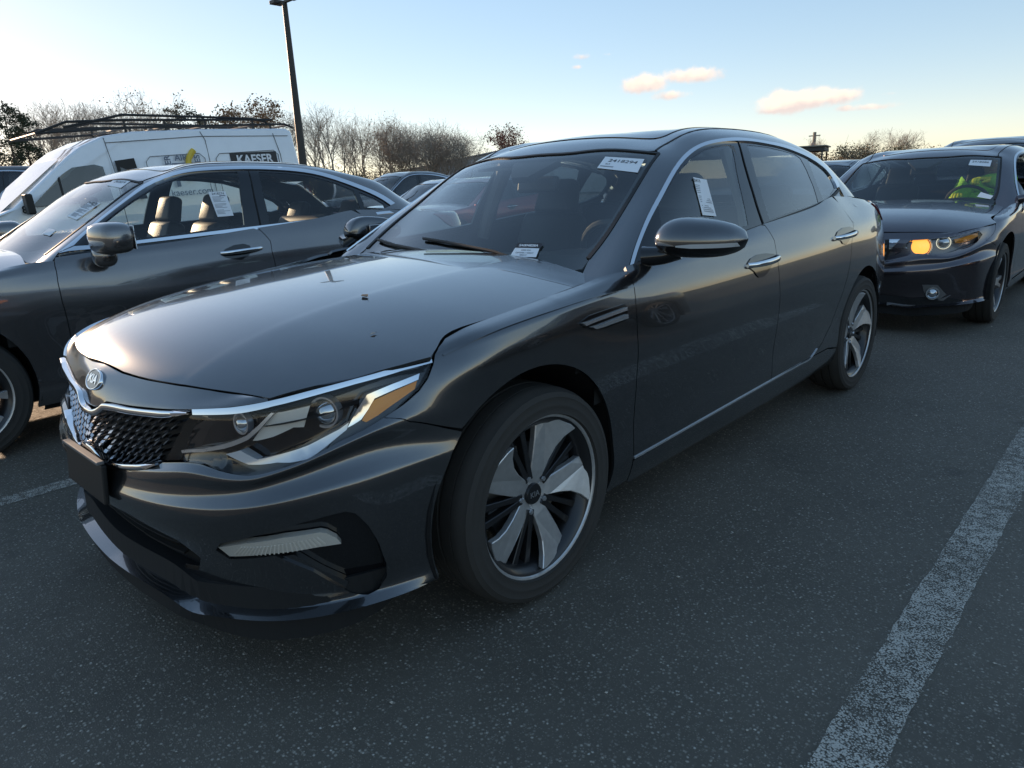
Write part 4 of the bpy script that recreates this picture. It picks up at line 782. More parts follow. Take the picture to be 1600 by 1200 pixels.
# ---------------------------------------------------------------- setting: ground, painted lines
def asphalt_mat():
    m = bpy.data.materials.new('asphalt'); m.use_nodes = True; nt = m.node_tree; N = nt.nodes; Lk = nt.links; b = N['Principled BSDF']
    tc = N.new('ShaderNodeTexCoord')
    def noise(sc, det=4, rough=.6):
        n = N.new('ShaderNodeTexNoise'); n.inputs['Scale'].default_value = sc; n.inputs['Detail'].default_value = det; n.inputs['Roughness'].default_value = rough; Lk.new(tc.outputs['Object'], n.inputs['Vector']); return n.outputs['Fac']
    def vor(sc):
        v = N.new('ShaderNodeTexVoronoi'); v.inputs['Scale'].default_value = sc; v.inputs['Randomness'].default_value = 1
        mp = N.new('ShaderNodeVectorMath'); mp.operation = 'ADD'; nn = N.new('ShaderNodeTexNoise'); nn.inputs['Scale'].default_value = sc * .8
        s2 = N.new('ShaderNodeVectorMath'); s2.operation = 'SCALE'; s2.inputs['Scale'].default_value = .35 / sc
        Lk.new(tc.outputs['Object'], nn.inputs['Vector']); Lk.new(nn.outputs['Color'], s2.inputs[0]); Lk.new(tc.outputs['Object'], mp.inputs[0]); Lk.new(s2.outputs[0], mp.inputs[1]); Lk.new(mp.outputs[0], v.inputs['Vector']); return v
    def mth(op, a, b_=None, clamp=False):
        x = N.new('ShaderNodeMath'); x.operation = op; x.use_clamp = clamp
        for i, y in enumerate((a, b_)):
            if y is None: continue
            if isinstance(y, (int, float)): x.inputs[i].default_value = y
            else: Lk.new(y, x.inputs[i])
        return x.outputs[0]
    def rng_(v, a, b_, c=0, d=1):
        r = N.new('ShaderNodeMapRange'); r.inputs['From Min'].default_value = a; r.inputs['From Max'].default_value = b_; r.inputs['To Min'].default_value = c; r.inputs['To Max'].default_value = d; Lk.new(v, r.inputs['Value']); return r.outputs[0]
    def mix(f, a, b_):
        x = N.new('ShaderNodeMix'); x.data_type = 'RGBA'
        if isinstance(f, float): x.inputs[0].default_value = f
        else: Lk.new(f, x.inputs[0])
        for i, y in ((6, a), (7, b_)):
            if isinstance(y, tuple): x.inputs[i].default_value = (*y, 1)
            else: Lk.new(y, x.inputs[i])
        return x.outputs[2]
    v1, v2 = vor(88), vor(190)
    sep = N.new('ShaderNodeSeparateColor'); Lk.new(v1.outputs['Color'], sep.inputs[0]); sep2 = N.new('ShaderNodeSeparateColor'); Lk.new(v2.outputs['Color'], sep2.inputs[0])
    stone = mth('MULTIPLY', rng_(v1.outputs['Distance'], .42, .22), rng_(sep.outputs[0], .35, .9), True)      # coarse chips, a third of the cells
    fine = mth('MULTIPLY', rng_(v2.outputs['Distance'], .45, .25), rng_(sep2.outputs[0], .45, 1.), True)
    base = mix(rng_(noise(1.3, 5), .3, .7), (.085, .073, .058), (.14, .12, .095))
    base = mix(rng_(noise(.35, 4), .45, .7, 0, .5), base, (.115, .098, .078))
    tint = mix(sep.outputs[1], (.22, .195, .16), (.42, .375, .315)); tint = mix(rng_(sep.outputs[2], .7, 1.), tint, (.66, .60, .52))
    col = mix(mth('MULTIPLY', fine, .8), base, (.30, .262, .215)); col = mix(mth('MULTIPLY', stone, .95), col, tint)
    spots = rng_(noise(2.1, 2), .68, .76, 0, .5); col = mix(spots, col, (.03, .028, .025))
    vc = N.new('ShaderNodeTexVoronoi'); vc.feature = 'DISTANCE_TO_EDGE'; vc.inputs['Scale'].default_value = .33; nw = N.new('ShaderNodeTexNoise'); nw.inputs['Scale'].default_value = 1.7; nw.inputs['Detail'].default_value = 7; sw_ = N.new('ShaderNodeVectorMath'); sw_.operation = 'SCALE'; sw_.inputs['Scale'].default_value = .9; ad = N.new('ShaderNodeVectorMath')
    Lk.new(tc.outputs['Object'], nw.inputs['Vector']); Lk.new(nw.outputs['Color'], sw_.inputs[0]); Lk.new(tc.outputs['Object'], ad.inputs[0]); Lk.new(sw_.outputs[0], ad.inputs[1]); Lk.new(ad.outputs[0], vc.inputs['Vector'])
    crack = mth('MULTIPLY', rng_(vc.outputs['Distance'], .0020, .0006), rng_(noise(.6, 3), .60, .70)); col = mix(mth('MULTIPLY', crack, .5), col, (.02, .018, .015))
    stain = rng_(noise(.9, 6, .7), .56, .70, 0, .35); col = mix(stain, col, (.045, .04, .034)); dust = rng_(noise(.55, 7, .7), .55, .75, 0, .30); col = mix(dust, col, (.20, .175, .14))
    Lk.new(col, b.inputs['Base Color'])
    Lk.new(rng_(noise(30, 3), .3, .7, .62, .85), b.inputs['Roughness'])
    h = mth('ADD', mth('MULTIPLY', stone, .9), mth('ADD', mth('MULTIPLY', fine, .5), mth('MULTIPLY', noise(260, 3), .6)))
    bp = N.new('ShaderNodeBump'); bp.inputs['Strength'].default_value = .75; bp.inputs['Distance'].default_value = .004; Lk.new(h, bp.inputs['Height']); Lk.new(bp.outputs[0], b.inputs['Normal'])
    return m, (noise, vor, rng_, mth)
def line_mat():
    m = bpy.data.materials.new('worn line paint'); m.use_nodes = True; nt = m.node_tree; N = nt.nodes; Lk = nt.links; b = N['Principled BSDF']; o = N['Material Output']
    b.inputs['Base Color'].default_value = (.58, .53, .46, 1); b.inputs['Roughness'].default_value = .75
    tc = N.new('ShaderNodeTexCoord'); v = N.new('ShaderNodeTexVoronoi'); v.inputs['Scale'].default_value = 190; n = N.new('ShaderNodeTexNoise'); n.inputs['Scale'].default_value = 26; n.inputs['Detail'].default_value = 6; n2 = N.new('ShaderNodeTexNoise'); n2.inputs['Scale'].default_value = 3
    for x in (v, n, n2): Lk.new(tc.outputs['Object'], x.inputs['Vector'])
    a = N.new('ShaderNodeMath'); a.operation = 'MULTIPLY_ADD'; a.inputs[1].default_value = .7; Lk.new(n2.outputs['Fac'], a.inputs[0]); Lk.new(n.outputs['Fac'], a.inputs[2])
    a2 = N.new('ShaderNodeMath'); a2.operation = 'SUBTRACT'; Lk.new(a.outputs[0], a2.inputs[0]); Lk.new(v.outputs['Distance'], a2.inputs[1])
    r = N.new('ShaderNodeMapRange'); r.inputs['From Min'].default_value = .16; r.inputs['From Max'].default_value = .56; r.inputs['To Max'].default_value = .88; Lk.new(a2.outputs[0], r.inputs['Value'])
    t = N.new('ShaderNodeBsdfTransparent'); mx = N.new('ShaderNodeMixShader'); Lk.new(r.outputs[0], mx.inputs[0]); Lk.new(t.outputs[0], mx.inputs[1]); Lk.new(b.outputs[0], mx.inputs[2]); Lk.new(mx.outputs[0], o.inputs[0])
    bp = N.new('ShaderNodeBump'); bp.inputs['Strength'].default_value = .45; bp.inputs['Distance'].default_value = .003; Lk.new(a2.outputs[0], bp.inputs['Height']); Lk.new(bp.outputs[0], b.inputs['Normal'])
    return m
def build_ground():
    am, _ = asphalt_mat()
    g = mesh('ground', [(-900, -900, -.03), (2500, -900, -.03), (2500, 2500, -.03), (-900, 2500, -.03)], [(0, 1, 2, 3)], M('dry field', (.10, .085, .05), .95, noise=(.05, .3))); struct(g)
    g = mesh('parking_lot', [(-30, -40, 0), (66, -40, 0), (66, 52, 0), (-30, 52, 0)], [(0, 1, 2, 3)], am); struct(g)
    lm = line_mat()
    for y, w, x0, x1 in ((-1.822, .128, -.9, 4.9), (1.385, .10, -1.6, 4.9), (4.45, .10, -1.6, 4.9), (7.3, .10, -1.6, 4.9)):
        R = random.Random(y); n = 120; V = []
        for i in range(n + 1):
            x = x0 + (x1 - x0) * i / n; V += [(x, y - w / 2 + R.uniform(-.004, .004), .004), (x, y + w / 2 + R.uniform(-.004, .004), .004)]
        struct(mesh('painted_line', V, [(2 * i, 2 * i + 2, 2 * i + 3, 2 * i + 1) for i in range(n)], lm))
def build_grit():
    R = np.random.default_rng(3); V = []; F = []; base = np.array([(1, 0, 0), (-1, 0, 0), (0, 1, 0), (0, -1, 0), (0, 0, 1), (0, 0, -1.)]); fc = [(0, 2, 4), (2, 1, 4), (1, 3, 4), (3, 0, 4), (2, 0, 5), (1, 2, 5), (3, 1, 5), (0, 3, 5)]
    for i in range(2600):
        x, y = R.uniform(-2.6, 6.5), R.uniform(-3.6, 1.7); s = R.uniform(.0012, .0036) if R.random() < .93 else R.uniform(.004, .007); k = len(V)
        q = base * s * R.uniform(.6, 1.3, (6, 1)) * [1, 1, .6]; a = R.uniform(0, 6.28); c, sn = math.cos(a), math.sin(a); q = np.stack([q[:, 0] * c - q[:, 1] * sn, q[:, 0] * sn + q[:, 1] * c, q[:, 2]], 1) + [x, y, s * .45 + .001]
        V += q.tolist(); F += [tuple(k + j for j in f) for f in fc]
    o = mesh('loose_grit', V, F, M('pale grit', (.46, .42, .36), .85, noise=(40, .5)), smooth=False); struct(o, 'stuff'); tag(o, 'pale loose grit scattered over the asphalt in the foreground', 'grit')
# ---------------------------------------------------------------- clouds in the sky
def add_clouds():
    tc = wn.new('ShaderNodeTexCoord'); sp = wn.new('ShaderNodeSeparateXYZ'); wl.new(tc.outputs['Generated'], sp.inputs[0])
    def mth(op, a, b_=None, c=None, clamp=False):
        x = wn.new('ShaderNodeMath'); x.operation = op; x.use_clamp = clamp
        for i, y in enumerate((a, b_, c)):
            if y is None: continue
            if isinstance(y, (int, float)): x.inputs[i].default_value = y
            else: wl.new(y, x.inputs[i])
        return x.outputs[0]
    az = mth('ARCTAN2', sp.outputs[1], sp.outputs[0]); el = mth('ARCSINE', sp.outputs[2])
    n = wn.new('ShaderNodeTexNoise'); n.inputs['Scale'].default_value = 34; n.inputs['Detail'].default_value = 7; n.inputs['Roughness'].default_value = .58; wl.new(tc.outputs['Generated'], n.inputs['Vector'])
    n2 = wn.new('ShaderNodeTexNoise'); n2.inputs['Scale'].default_value = 80; n2.inputs['Detail'].default_value = 5; wl.new(tc.outputs['Generated'], n2.inputs['Vector'])
    nd = mth('SUBTRACT', n.outputs['Fac'], .5)
    # drifting cumulus, each a few degrees across: azimuth, elevation, half width, half height, density
    cl = [(.648, .1576, .014, .0050, .8), (.620, .1585, .012, .0030, .5), (.657, .146, .008, .0035, .5), (.571, .1185, .025, .0120, 1.25), (.507, .1260, .033, .0095, 1.15), (.537, .1045, .022, .0065, .9), (.385, .0845, .036, .0135, 1.35), (.345, .0885, .034, .0105, 1.2), (.412, .0785, .016, .0065, 1.), (.305, .0750, .034, .0050, .75), (.29, .088, .025, .003, .5)]
    tot = None; low = None
    for a, e, sa, se, d in cl:
        sa, se, d = sa * 1.12, se * 1.12, d * 1.1
        dx = mth('DIVIDE', mth('SUBTRACT', az, a), sa); dy = mth('DIVIDE', mth('SUBTRACT', el, e), se)
        up = mth('MAXIMUM', dy, 0); dn = mth('MINIMUM', dy, 0); dn2 = mth('MULTIPLY', dn, 1.5)            # flatter base
        r2 = mth('ADD', mth('MULTIPLY', dx, dx), mth('ADD', mth('MULTIPLY', up, up), mth('MULTIPLY', dn2, dn2)))
        g = mth('MULTIPLY', mth('EXPONENT', mth('MULTIPLY', r2, -.8)), d); tot = g if tot is None else mth('MAXIMUM', tot, g)
        sh = mth('MULTIPLY', g, dy); low = sh if low is None else mth('ADD', low, sh)
    dens = mth('ADD', tot, mth('MULTIPLY', nd, mth('MULTIPLY', 2.2, mth('MINIMUM', mth('MULTIPLY', tot, 2.), 1.))))
    r = wn.new('ShaderNodeMapRange'); r.interpolation_type = 'SMOOTHSTEP'; r.inputs['From Min'].default_value = .30; r.inputs['From Max'].default_value = 1.15; r.inputs['To Max'].default_value = .95; wl.new(dens, r.inputs['Value'])
    lit = wn.new('ShaderNodeMapRange'); lit.inputs['From Min'].default_value = -.45; lit.inputs['From Max'].default_value = .55
    wl.new(mth('ADD', low, mth('MULTIPLY', mth('SUBTRACT', n2.outputs['Fac'], .5), 1.3)), lit.inputs['Value'])
    cc = wn.new('ShaderNodeMix'); cc.data_type = 'RGBA'; cc.inputs[6].default_value = (*CLOUD_SHADE, 1); cc.inputs[7].default_value = (*CLOUD_LIT, 1); wl.new(lit.outputs[0], cc.inputs[0])
    mx = wn.new('ShaderNodeMix'); mx.data_type = 'RGBA'; wl.new(r.outputs[0], mx.inputs[0]); wl.new(sky_out, mx.inputs[6]); wl.new(cc.outputs[2], mx.inputs[7]); wl.new(mx.outputs[2], bg.inputs[0])
# ---------------------------------------------------------------- trees
def seg_mesh(name, segs, mat, parent, sides=3):
    """segs: arrays p0,p1,r0,r1"""
    P0 = np.array([s[0] for s in segs]); P1 = np.array([s[1] for s in segs]); r0 = np.array([s[2] for s in segs]); r1 = np.array([s[3] for s in segs])
    d = P1 - P0; d /= np.linalg.norm(d, axis=1)[:, None] + 1e-9; ref = np.where(np.abs(d[:, 2:3]) < .9, [[0, 0, 1.]], [[1., 0, 0]]); a = np.cross(d, ref); a /= np.linalg.norm(a, axis=1)[:, None] + 1e-9; b = np.cross(d, a)
    V = []
    for k in range(sides):
        t = 2 * math.pi * k / sides; V.append(P0 + (a * math.cos(t) + b * math.sin(t)) * r0[:, None])
    for k in range(sides):
        t = 2 * math.pi * k / sides; V.append(P1 + (a * math.cos(t) + b * math.sin(t)) * r1[:, None])
    V = np.stack(V, 1).reshape(-1, 3); n = len(segs); me = bpy.data.meshes.new(name)
    base = np.arange(n)[:, None] * 2 * sides; F = np.concatenate([base + np.array([k, (k + 1) % sides, sides + (k + 1) % sides, sides + k]) for k in range(sides)], 0)
    me.from_pydata(V.tolist(), [], F.tolist()); me.materials.append(mat); me.polygons.foreach_set('use_smooth', np.ones(len(me.polygons), bool)); return me
def leaf_mesh(name, C, size, mat, R, flat=.0):
    C = np.array(C); n = len(C); u = R.normal(size=(n, 3)); u /= np.linalg.norm(u, axis=1)[:, None]; w = R.normal(size=(n, 3)); w[:, 2] *= 1 - flat; v = np.cross(u, w); v /= np.linalg.norm(v, axis=1)[:, None] + 1e-9
    s = (size * R.uniform(.6, 1.3, n))[:, None]; V = np.stack([C - u * s, C + v * s * .55, C + u * s, C - v * s * .55], 1).reshape(-1, 3)
    me = bpy.data.meshes.new(name); me.from_pydata(V.tolist(), [], (np.arange(n)[:, None] * 4 + np.arange(4)).tolist()); me.materials.append(mat); return me
def grow(R, h, kind):
    """branch skeleton of height about 1 (scaled later)"""
    trunk, twig, tips = [], [], []
    def go(p, d, L, r, lev, maxl):
        n = 3 if lev < 2 else 2
        for i in range(n):
            d = d + R.normal(size=3) * (.05 + .07 * lev) + np.array([0, 0, .06 if lev else .0]); d /= np.linalg.norm(d); q = p + d * L / n; r2 = r * (.86 if lev else .90)
            (trunk if lev < 2 else twig).append((p, q, r, r2)); p = q; r = r2
            if lev < maxl and (i > 0 or lev > 0):
                for _ in range(2 if lev < 2 else (R.integers(1, 3) if lev < 4 else 1)):
                    a = R.uniform(0, 2 * math.pi); s = np.cross(d, [math.cos(a), math.sin(a), .3]); s /= np.linalg.norm(s) + 1e-9
                    sp = R.uniform(.35, .75) if kind != 'wide' else R.uniform(.5, .9)
                    e = d * math.cos(sp) + s * math.sin(sp); e[2] += .12; e /= np.linalg.norm(e); go(p, e, L * R.uniform(.55, .78), r * R.uniform(.45, .6), lev + 1, maxl)
        tips.append(p)
        if lev < maxl: go(p, d + R.normal(size=3) * .12, L * .62, r * .8, lev + 1, maxl)
    if kind in ('wide', 'round'):
        for k in range(4 if kind == 'wide' else 3):
            a = k * 1.9 + R.uniform(0, 1); t = R.uniform(.15, .45) * (1.15 if kind == 'wide' else .8); go(np.array([.012 * math.cos(a), .012 * math.sin(a), 0]), np.array([math.cos(a) * t, math.sin(a) * t, 1.]), .34, .010, 0, 4)
    else: go(np.zeros(3), np.array([R.normal() * .03, R.normal() * .03, 1.]), .42, .013, 0, 4)
    return trunk, twig, tips
def build_trees():
    bark = M('bark', (.28, .23, .185), .9, noise=(3, .3)); twigm = M('twigs', (.37, .295, .235), .9); pinebark = M('pine bark', (.09, .06, .045), .9)
    needle = M('pine needles', (.045, .055, .028), .8, noise=(.8, .4)); orange = M('dry orange leaves', (.24, .12, .05), .8, noise=(.6, .35)); red = M('dry red leaves', (.20, .055, .035), .8, noise=(.6, .35))
    brown = M('brown brush', (.26, .185, .11), .9, noise=(.5, .35)); olive = M('olive brush', (.15, .135, .065), .9, noise=(.5, .4)); rust = M('rusty brush', (.32, .18, .09), .9, noise=(.5, .35))
    lib = {}
    def template(kind, i):
        key = (kind, i)
        if key in lib: return lib[key]
        R = np.random.default_rng(100 + i * 7 + sum(map(ord, kind)))
        if kind.startswith('pine'):
            tr = [(np.array([0, 0, k / 12.]), np.array([0, 0, (k + 1) / 12.]), .016 * (1 - k / 13), .016 * (1 - (k + 1) / 13)) for k in range(12)]; tw = []; C = []
            for k in range(34):
                z = .22 + .76 * k / 34 + R.uniform(-.01, .01); L = (.30 if kind == 'pine' else .24) * (1 - (z - .2) / .85) ** .8 * R.uniform(.6, 1.15) + .03; a = R.uniform(0, 6.28)
                d = np.array([math.cos(a), math.sin(a), R.uniform(-.1, .25)]); p0 = np.array([0, 0, z]); p1 = p0 + d * L; tw.append((p0, p1, .005, .001))
                for _ in range(int(230 * L / .25) + 20): t = R.uniform(.25, 1.05); C.append(p0 + d * L * t + R.normal(size=3) * np.array([.03, .03, .018]) * (1.2 - .5 * t))
            res = (seg_mesh('trunk', tr, pinebark, None, 5), seg_mesh('limb', tw, pinebark, None, 3), leaf_mesh('crown', C, .0095, needle, R, .5))
        else:
            tr, tw, tips = grow(R, 1, kind); top = max(t[2] for t in tips); sc = 1 / top
            f = lambda S: [(a * sc, b * sc, r0 * sc, r1 * sc) for a, b, r0, r1 in S]
            lf = None
            if kind in ('leafy', 'orange', 'red'):
                src = [s[1] * sc for s in tw]; n = {'leafy': 500, 'orange': 3800, 'red': 3600}[kind]; C = [src[j] + R.normal(size=3) * .02 for j in R.integers(0, len(src), n)]
                lf = leaf_mesh('foliage', C, .012 if kind != 'leafy' else .010, {'leafy': orange, 'orange': orange, 'red': red}[kind], R)
            res = (seg_mesh('trunk', f(tr), bark, None, 5), seg_mesh('crown', f([(a, b, max(r0, .0009), max(r1, .0006)) for a, b, r0, r1 in tw]), twigm, None, 3), lf)
        lib[key] = res; return res
    names = {'bare': 'bare_tree', 'wide': 'bare_tree', 'round': 'bare_tree', 'leafy': 'bare_tree', 'orange': 'autumn_tree', 'red': 'autumn_tree', 'pine': 'pine_tree', 'pine2': 'pine_tree'}
    for i, (x, y, h, k, lab) in enumerate(TREES):
        t = thing(names[k], lab, 'tree', (x, y, 0), random.uniform(0, 6.28), 'trees along the edge of the lot')
        for me in template(k, i % 4 if k == 'bare' else i % 2):
            if me is None: continue
            o = link(bpy.data.objects.new(me.name, me), t); o.scale = (h * (1.3 if k in ('wide',) else 1.1),) * 2 + (h * 1.06,)
    for i, (x, y, h, k, lab) in enumerate(SHRUBS):
        t = thing('brush_shrub', lab, 'shrub', (x, y, 0), random.uniform(0, 6.28), 'brush along the edge of the lot'); key = ('s', k, i % 3)
        if key not in lib:
            R = np.random.default_rng(500 + i); C = []; S = []
            for _ in range(26):
                a = R.uniform(0, 6.28); t_ = R.uniform(0, .75); d = np.array([math.cos(a) * t_, math.sin(a) * t_, R.uniform(.5, 1.)]); S.append((np.zeros(3), d * .8, .012, .003))
                for _ in range(5): q = d * R.uniform(.4, .8); S.append((q, q + R.normal(size=3) * .12 + [0, 0, .1], .004, .0015))
                for _ in range(120): C.append(d * R.uniform(.2, .95) ** .8 + R.normal(size=3) * .06)
            C = [c for c in C if c[2] > .02]; lib[key] = (seg_mesh('stem', S, bark, None, 3), leaf_mesh('foliage', C, .021, {'b': brown, 'g': olive, 'o': rust}[k], R))
        for me in lib[key]: o = link(bpy.data.objects.new(me.name, me), t); o.scale = (h * 1.15, h * 1.15, h)
def build_background():
    # light pole
    p = thing('light_pole', 'tall dark parking-lot light pole rising behind the white van', 'light pole', (12.58, 20.9, 0))
    dk = M('dark pole paint', (.035, .033, .030), .5)
    MB().lathe([(.16, .75), (.145, 2.), (.11, 5.), (.085, 7.45)], 16, 'z').build('pole', dk, p, smooth=True); MB().lathe([(.0005, .76), (.28, .75), (.30, .70), (.30, 0)], 18, 'z').build('concrete_base', M('concrete', (.35, .34, .32), .9, noise=(5, .2)), p, smooth=True)
    MB().box((0, 0, 7.46), (.10, .9, .08)).build('cross_arm', dk, p, bevel=.01)
    for s in (-.45, .45): MB().box((0, s, 7.52), (.42, .34, .12)).build('lamp_head', dk, p, bevel=.02)
    # utility pole
    u = thing('utility_pole', 'weathered wooden utility pole behind the sedan roof, beside the brush', 'utility pole', (106.7, 38.3, 0)); wd = M('grey wood', (.30, .25, .20), .9, noise=(2, .3))
    MB().lathe([(.30, 0), (.26, 3.5), (.22, 7.05), (.0005, 7.06)], 10, 'z').build('pole', wd, u, smooth=True); MB().box((0, 0, 6.55), (.14, 1.6, .14)).build('crossarm', wd, u); MB().lathe([(.28, 4.6), (.30, 4.7), (.30, 5.5), (.0005, 5.6)], 12, 'z', (-.45, 0, 0)).build('transformer', M('grey steel', (.3, .3, .31), .5), u, smooth=True)
    # warehouse
    w = thing('warehouse', 'long grey metal warehouse with low gable roof beyond the cars', 'building', (72.5, 75., 0), math.radians(46)); wm = M('pale metal siding', (.42, .43, .44), .5, .2, bump=(2, .2, .02)); rm = M('grey metal roof', (.34, .35, .37), .45, .3)
    # local x towards the camera side (gable ends at +-y)
    MB().prism([(-16, 0), (-16, 3.6), (0, 6.1), (16, 3.6), (16, 0)], 0, 26, lambda a, b, h: (h - 2, a - 5, b)).build('wall', wm, w)
    for s in (-1, 1): MB().add([(-2.4, -5 + s * 16.6, 3.58), (24.4, -5 + s * 16.6, 3.58), (24.4, -5, 6.2), (-2.4, -5, 6.2), (-2.4, -5 + s * 16.6, 3.7), (24.4, -5 + s * 16.6, 3.7), (24.4, -5, 6.34), (-2.4, -5, 6.34)], [(0, 1, 2, 3), (7, 6, 5, 4), (0, 4, 5, 1), (1, 5, 6, 2), (2, 6, 7, 3), (3, 7, 4, 0)]).build('roof', rm, w)
    for k in (-9, 0, 9): MB().box((-2.06, -5 + k, 1.7), (.08, 3.4, 3.2)).build('roller_door', M('roller door', (.55, .56, .57), .5), w, bevel=.02)
    # canopy seen over the rear of the sedan
    c = thing('canopy', 'low dark flat-roofed canopy beyond the rear roofline of the front sedan', 'canopy', (72., 25.2, 0), math.radians(15)); cm = M('dark canopy', (.05, .045, .04), .6)
    MB().box((0, 0, 3.55), (5, 2.2, .40), None, .97).build('roof', cm, c); MB().box((0, 0, 3.81), (5.3, 2.5, .10)).build('roof_edge', M('tan edge', (.30, .27, .22), .7), c)
    for sx_ in (-2.5, 2.5):
        for sy_ in (-.9, .9): MB().box((sx_, sy_, 1.67), (.15, .15, 3.34)).build('post', cm, c)
# ---------------------------------------------------------------- body pieces common to the sedans
def band(name, sf, lower, mat, parent, **kw):
    """roof-like piece: lower edge on the near side from the front centre to the rear centre, closed over the centre line"""
    nu, nv = sf.V.shape[:2]; c = (nu - 1) // 2; L = [list(q) for q in sf.uv(lower)]; L[0][0] = c; L[-1][0] = nu - 1
    far = [(nu - 1 - u, v) for u, v in L[::-1]]
    return panel(name, sf, far[:-1] + [tuple(q) for q in L] + [(nu - 1, nv - 1), (0, nv - 1)], mat, parent, gap=0, vs=0, **kw)

def body_common(car, low, hood, green, K, paint_m, tl, tg, O, glassF, glassR, wheel, plan_s, handles=True, ntrim=m_chrome, crease=True):
    """fenders, doors, quarters, tail, greenhouse, wheels; tl/tg map the outline points onto this car's proportions"""
    G = {}
    q = plan_s[0]; sx = plan_s[1]; E = plan_s[2]
    uix = lambda s: 419 + float(np.interp(s, q, np.arange(420)))
    at = lambda s, v: (uix(s), float(v))
    row = lambda s0, s1, v, n=24: [at(s, v) for s in np.linspace(s0, s1, n)]
    full_open = lambda near: list(near) + mirl(near)[::-1]
    sm = smooth_line
    archF = tl(K['archF']); kF = min(range(len(archF)), key=lambda i: abs(archF[i][2] - .637) + (archF[i][0] > 0) * 9)
    archR = tl(K['archR']); kR = min(range(len(archR)), key=lambda i: abs(archR[i][2] - .60) + (archR[i][0] < 2.7) * 9)
    G.update(archF=archF, kF=kF, at=at, row=row, uix=uix)
    dF, dM = O.get('dF', 0.), O.get('dM', 0.); shx = lambda L, d: [(p[0] + d, p[1], p[2]) for p in L]
    dgF = shx(tl(K['doorgapF'] + [(.472, -.917, .55), (.470, -.912, .42), (.466, -.908, .315), (.460, -.89, .225)]), dF)
    fen = tl(K['seam']) + archF[kF + 1:-2] + tl([(.33, -.885, .222)]) + dgF[::-1] + tl(K['hoodgap'][::-1] + K['head'][7:12])
    G['fender'] = panel('fender', low, fen, paint_m, car, mir=True, step=.024)
    near = tl([(-.838, -.004, .797)] + sm(K['hoodline'][1:], 3).tolist() + K['hoodhead'][1:] + sm(K['hoodgap'], 3).tolist() + [(.40, -.762, .93), (.455, -.72, .945), (.49, -.5, .97), (.505, -.25, .985), (.51, -.004, .99)])
    panel('hood', hood, full_open(near), paint_m, car, step=.03, vs=0, thick=.009)
    dgM = shx(tl(K['doorgapM'] + [(1.607, -.922, .62), (1.603, -.915, .50), (1.597, -.912, .40), (1.592, -.912, .335)]), dM)
    belt = lambda x0, x1, n=14: [at(sx(x), 79.6) for x in np.linspace(x0, x1, n)]
    G['front_door'] = panel('front_door', low, dgF[:-1] + tl([(.48 + dF, -.912, .313), (1.0, -.912, .323), (1.588 + dM, -.912, .334)]) + dgM[::-1] + belt(1.51 + dM, .49 + dF), paint_m, car, mir=True, step=.03)
    rd = dgM + tl([(1.60 + dM, -.912, .334), (1.85, -.912, .341), (2.06, -.912, .347)] + K['rdooredge'][::-1]) + [at(sx(2.5), 76)] + belt(2.42, 1.53 + dM)
    panel('rear_door', low, rd, paint_m, car, mir=True, step=.03)
    panel('sill', low, tl([(.462, -.89, .222), (.468, -.91, .305), (1.0, -.912, .316), (1.6, -.912, .327), (2.09, -.912, .3445), (2.30, -.912, .3445), (2.458, -.90, .318), (2.475, -.885, .236), (2.47, -.88, .21), (2.0, -.87, .195), (1.2, -.87, .19), (.5, -.87, .20)]), paint_m, car, mir=True, step=.03)
    qp = tl(K['rdooredge'] + [(2.12, -.91, .345), (2.30, -.912, .345), (2.455, -.905, .32)]) + [p for p in archR[2:kR + 1] if p[2] > .31] + tl([(3.20, -.88, .66), (3.30, -.865, .72), (3.36, -.84, .80), (3.37, -.82, .95)]) + [at(sx(3.28), 78)] + belt(3.25, 2.45, 16)
    panel('quarter_panel', low, qp, paint_m, car, mir=True, step=.028)
    rb = row(E - .001, sx(3.17), 2, 30) + [p for p in archR[kR + 1:] if p[2] > .25][::-1] + [archR[kR]] + tl([(3.20, -.88, .652), (3.31, -.865, .712)]) + [at(s, 38) for s in np.linspace(sx(3.40), E - .001, 20)]
    panel('rear_bumper', low, rb, paint_m, car, step=.035, mir=True, gap=.001)
    rp = tl([(3.31, -.865, .722), (3.365, -.84, .80), (3.375, -.82, .95)]) + [at(sx(3.29), 78)] + row(sx(3.3), E - .001, 79.5, 20) + [at(s, 39) for s in np.linspace(E - .001, sx(3.40), 20)]
    panel('tail_panel', low, rp, paint_m, car, step=.035, mir=True, gap=.001)
    tail = [at(sx(3.22), 74), at(sx(3.34), 78), at(sx(3.50), 77), at(sx(3.66), 72), at(sx(3.66), 63), at(sx(3.5), 58), at(sx(3.38), 60)]
    panel('tail_lamp', low, tail, m_red_lens, car, off=.006, thick=.012, mir=True, gap=0, step=.02)
    ss = np.linspace(sx(2.75), E - .002, 26); V = []; nb = 15
    for s in ss:
        p = low.ev(np.array([at(s, 80)]))[0]
        for k in range(nb):
            t = -1 + 2 * k / (nb - 1); V.append((p[0], abs(p[1]) * t, p[2] + .022 * (1 - abs(t) ** 2.5) * min(1, (E - s) / .3)))
    MB().add(V, [(a * nb + b, a * nb + b + 1, (a + 1) * nb + b + 1, (a + 1) * nb + b) for a in range(25) for b in range(nb - 1)]).build('trunk_lid', paint_m, car, smooth=True)
